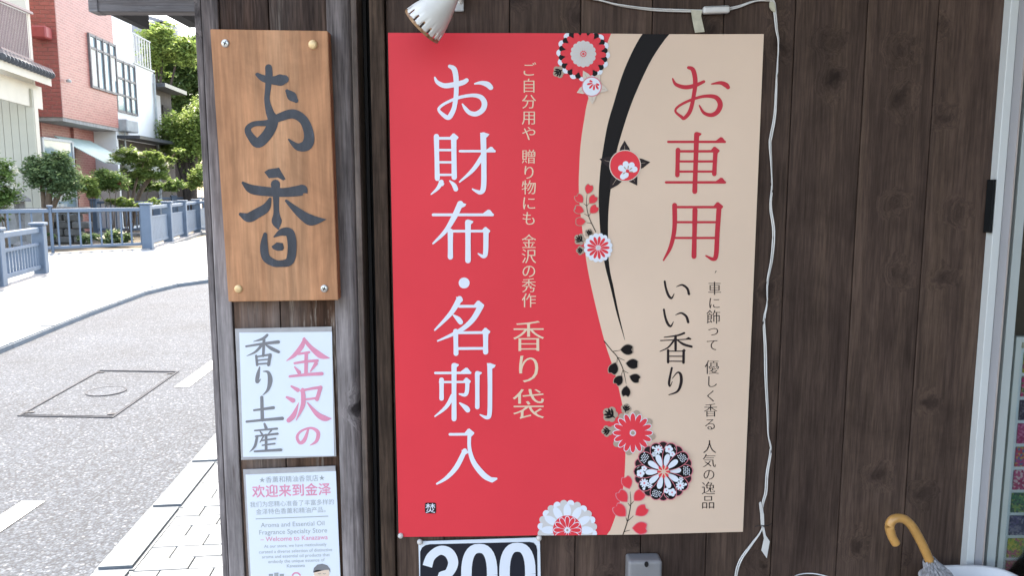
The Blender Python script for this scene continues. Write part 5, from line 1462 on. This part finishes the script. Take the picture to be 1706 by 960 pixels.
# ---------------------------------------------------------------- planting
def leafmat(name, c, c2):
    t = NT(name); oi = t.n('Attribute'); oi.attribute_name = 'tone'
    t.out(t.ramp(oi.outputs['Fac'], [(0.0, c), (1.0, c2)]), 0.5, 0.3)
    tr = t.n('BsdfTranslucent'); t.l(t.b.inputs['Base Color'].links[0].from_socket, tr.inputs['Color']); mx = t.n('MixShader'); mx.inputs[0].default_value = 0.42
    t.l(t.b.outputs[0], mx.inputs[1]); t.l(tr.outputs[0], mx.inputs[2]); t.l(mx.outputs[0], t.t.nodes['Material Output'].inputs[0])
    return t.m
LM = {'mid': leafmat('mid_leaf', (0.055, 0.115, 0.035), (0.19, 0.28, 0.08)), 'glossy': leafmat('glossy_leaf', (0.055, 0.105, 0.05), (0.19, 0.27, 0.12)),
      'lime': leafmat('lime_leaf', (0.10, 0.17, 0.045), (0.29, 0.38, 0.11)), 'deep': leafmat('deep_leaf', (0.05, 0.10, 0.04), (0.18, 0.26, 0.085)),
      'cream': leafmat('cream_bloom', (0.5, 0.5, 0.42), (0.7, 0.7, 0.62)), 'pink': leafmat('pink_bloom', (0.45, 0.1, 0.09), (0.6, 0.2, 0.16))}
M['bark'] = plain('bark', (0.12, 0.085, 0.06), 0.9, 0.3, 8, 0.6); M['barkdark'] = plain('dark_bark', (0.045, 0.035, 0.03), 0.9, 0.3, 8, 0.6)
def foliage(name, blobs, n, size, m, parent, seed, droop=0.0, flat=0.5):
    """many single leaves in uneven clumps"""
    rd = random.Random(seed); verts = []; faces = []; tone = []
    clumps = []
    W = [b[3] * b[4] * b[5] for b in blobs] if len(blobs[0]) > 4 else [b[3] ** 3 for b in blobs]
    for _ in range(max(8, n // 30)):
        b = rd.choices(blobs, W)[0]; rx, ry, rz = (b[3], b[4], b[5]) if len(b) > 4 else (b[3],) * 3
        d = Vector((rd.gauss(0, 1), rd.gauss(0, 1), rd.gauss(0, 1))).normalized() * (rd.random() ** 0.34)
        clumps.append((Vector((b[0] + d.x * rx, b[1] + d.y * ry, b[2] + d.z * rz)), min(rx, ry, rz) * rd.uniform(.2, .5), rd.random()))
    for _ in range(n):
        c, r, tn = rd.choice(clumps)
        p = c + Vector((rd.gauss(0, 1), rd.gauss(0, 1), rd.gauss(0, .7))) * r * .62
        if droop: p.z -= abs(rd.gauss(0, 1)) * droop
        s = size * rd.uniform(.6, 1.35)
        nrm = Vector((rd.gauss(0, flat), rd.gauss(0, flat), 1)).normalized(); u = nrm.orthogonal().normalized(); u = (Matrix.Rotation(rd.uniform(0, 6.28), 3, nrm) @ u); v = nrm.cross(u)
        i = len(verts)
        verts += [p - u * s * .5, p + v * s * .26 + nrm * s * .06, p + u * s * .55 - nrm * s * .1, p - v * s * .26 + nrm * s * .06]
        faces += [(i, i + 1, i + 2), (i, i + 2, i + 3)]; tone += [min(1, max(0, .35 * tn + .65 * rd.random()))] * 4
    me = bpy.data.meshes.new(name); me.from_pydata(verts, [], faces)
    at = me.attributes.new('tone', 'FLOAT', 'POINT'); at.data.foreach_set('value', tone)
    return keep(link(name, me, m), parent)
def limbs(name, base, tips, r, m, parent, seed=1):
    rd = random.Random(seed); bm = bmesh.new(); base = Vector(base)
    for tp in tips:
        tp = Vector(tp); mid = base.lerp(tp, .5) + Vector((rd.uniform(-.12, .12), rd.uniform(-.12, .12), .05)) * (tp - base).length
        mid.x = base.x + (tp.x - base.x) * .3; mid.y = base.y + (tp.y - base.y) * .3
        C = crom([tuple(base), tuple(mid), tuple(tp)], 5); tube(bm, C, [r * (1 - .82 * i / (len(C) - 1)) for i in range(len(C))], 8)
    return bm2o(name, bm, m, parent, smooth=True)
def plant(name, lab, cat, px, py_base, Y, blobs_px, n, size, leaf, seed, trunk=None, bark='bark', depth=1.0, group=None, droop=0, bloom=None, flat=.5):
    """blobs_px: (px, py, rx_px, ry_px) at distance Y"""
    th = tag(empty(name, tuple(Vector((wallp(px, 300, Y).x, Y, 0)))), lab, cat, group)
    B = []
    for (x, y, rx, ry) in blobs_px:
        p = wallp(x, y, Y); B.append((p.x, p.y, p.z, rx * Y / F, min(rx, ry * 1.3) * Y / F * depth, ry * Y / F))
    foliage('crown', B, int(n * 1.7), size * .8, LM[leaf], th, seed, droop, flat)
    base = Vector((wallp(px, 300, Y).x, Y, 0))
    if trunk: limbs('trunk', base, [(b[0], b[1], b[2] + b[5] * .3) for b in B], trunk, M[bark], th, seed)
    else: limbs('stems', base, [(b[0], b[1], b[2]) for b in B[:3]], 0.018, M[bark], th, seed)
    if bloom:
        foliage('blossom', B, bloom[1], bloom[2], LM[bloom[0]], th, seed + 50, 0, .9)
    return th
plant('camellia_tree', 'small camellia tree with glossy leaves and forked pale trunk behind the railing', 'tree', 72, 350, 20.6, [(85, 292, 42, 26), (65, 280, 25, 20), (98, 268, 22, 16), (110, 312, 24, 22), (92, 330, 14, 8)], 4200, 0.13, 'glossy', 3, 0.11)
plant('shrub', 'pale green variegated shrub at the left edge behind the railing', 'shrub', 3, 370, 18.5, [(2, 300, 22, 34), (8, 335, 20, 22), (-18, 310, 20, 40), (4, 365, 12, 8)], 2600, 0.13, 'mid', 5, bloom=('cream', 500, 0.1))
plant('azalea_bush', 'rounded green bush dotted with red flowers in front of the awning', 'bush', 185, 330, 24.3, [(178, 300, 24, 16), (195, 306, 18, 14), (160, 312, 12, 10)], 2400, 0.12, 'mid', 7, bloom=('pink', 70, 0.13))
plant('dogwood_tree', 'spreading light green tree with layered white blossom beyond the railings', 'tree', 212, 320, 26.5, [(212, 262, 22, 14), (245, 262, 26, 12), (272, 268, 20, 9), (232, 285, 26, 12), (262, 290, 18, 12), (298, 252, 12, 7)], 4200, 0.14, 'lime', 9, 0.06, bloom=('cream', 520, 0.13), flat=.3)
plant('low_shrub', 'bright lime shrub at the foot of the glass screen', 'shrub', 148, 330, 23.2, [(147, 310, 14, 13), (155, 322, 10, 8)], 900, 0.13, 'lime', 12)
plant('low_shrub', 'white flowering shrub between the two blue grey railings', 'shrub', 205, 345, 24.6, [(200, 338, 24, 8), (222, 342, 16, 6), (258, 338, 14, 7)], 1400, 0.12, 'lime', 13, bloom=('cream', 260, .1))
plant('low_shrub', 'leafy plants along the canal seen between the balusters', 'shrub', 185, 400, 20.6, [(150, 398, 26, 9), (190, 396, 24, 11), (220, 404, 14, 6), (80, 395, 16, 8)], 1500, 0.12, 'glossy', 14, bloom=('cream', 90, .08))
plant('round_shrub', 'dark green shrub behind the dogwood blossom', 'shrub', 235, 320, 29, [(222, 302, 16, 14), (250, 308, 20, 10), (285, 308, 18, 10)], 2200, 0.15, 'mid', 15)
plant('broad_tree', 'tall broad green tree rising behind the houses', 'tree', 300, 300, 42, [(275, 95, 34, 38), (310, 105, 36, 42), (262, 62, 22, 22), (300, 150, 40, 30), (345, 110, 40, 50), (290, 190, 30, 22)], 9000, 0.30, 'deep', 21, 0.22, 'barkdark', depth=.8)
plant('broad_tree', 'paler feathery green tree crown nearest the eave', 'tree', 262, 300, 39, [(255, 72, 22, 30), (275, 62, 22, 24), (262, 105, 20, 18), (300, 85, 26, 20)], 3600, 0.26, 'lime', 23, 0.15, 'barkdark', depth=.8)
plant('weeping_tree', 'drooping light green tree with a dark trunk beside the post', 'tree', 316, 305, 34, [(300, 200, 34, 22), (275, 222, 24, 18), (320, 220, 30, 30), (340, 190, 30, 30), (298, 240, 28, 18)], 6500, 0.20, 'lime', 25, 0.26, 'barkdark', droop=.35)
plant('round_shrub', 'low yellow green shrub at the foot of the weeping tree', 'shrub', 335, 315, 31, [(335, 292, 14, 16), (318, 306, 18, 8)], 1100, 0.15, 'lime', 27)
plant('hedge', 'dark hedge closing the street end below the trees', 'hedge', 300, 300, 46, [(250, 270, 40, 36), (310, 270, 40, 36), (360, 250, 40, 50)], 3500, 0.3, 'deep', 29)
# stone lantern
ln = tag(empty('stone_lantern', tuple(Vector((wallp(32, 340, 19.6).x, 19.6, 0)))), 'grey stone garden lantern with a curved cap between the shrubs', 'lantern')
M['stone'] = plain('lantern_stone', (0.17, 0.165, 0.16), 0.9, 0.25, 12, 0.5)
mt = Matrix.Translation((wallp(32, 340, 19.6).x, 19.6, 0)); zz = wallp(32, 316, 19.6).z; k_ = zz / 1.6
for nm, pr_, n_ in (('base', [(.22, 0), (.22, .14), (.12, .22)], 6), ('shaft', [(.1, .22), (.085, .7), (.11, .95)], 10), ('platform', [(.11, .95), (.21, 1.02), (.21, 1.08)], 6), ('light_box', [(.13, 1.08), (.13, 1.28)], 6), ('roof', [(.12, 1.28), (.31, 1.29), (.29, 1.35), (.14, 1.47), (.05, 1.5)], 6), ('finial', [(.05, 1.5), (.08, 1.55), (.0001, 1.64)], 8)):
    bm = bmesh.new(); lathe(bm, [(r_, z_ * k_) for r_, z_ in pr_], n_, mt, cap=(True, True)); bm2o(nm, bm, M['stone'], ln)
# low stone wall below the camellia
lw = tag(empty('stone_wall', tuple(Vector((wallp(70, 340, 22).x, 22, 0)))), 'low dark stone wall below the beige house', 'wall')
p0, p1 = wallp(-10, 330, 22).x, wallp(140, 330, 22).x; rd = random.Random(8)
bm = bmesh.new(); box(bm, (0, 0, 0), (.46, .3, .2), None, .03, 1); stm = bpy.data.meshes.new('stone_block'); bm.to_mesh(stm); bm.free(); stm.materials.append(plain('dark_stone', (0.10, 0.095, 0.09), .9, .35, 4, .5, rnd=30))
for j in range(5):
    x = p0 + (j % 2) * .24
    while x < p1:
        o = link('stone_block', stm); o.location = (x, 22 + rd.uniform(-.03, .03), .1 + j * .205); o.scale = (rd.uniform(.9, 1.02), 1, rd.uniform(.92, 1)); keep(o, lw); x += .48
bpy.data.objects.remove(_fo)
bpy.data.curves.remove(_fc)
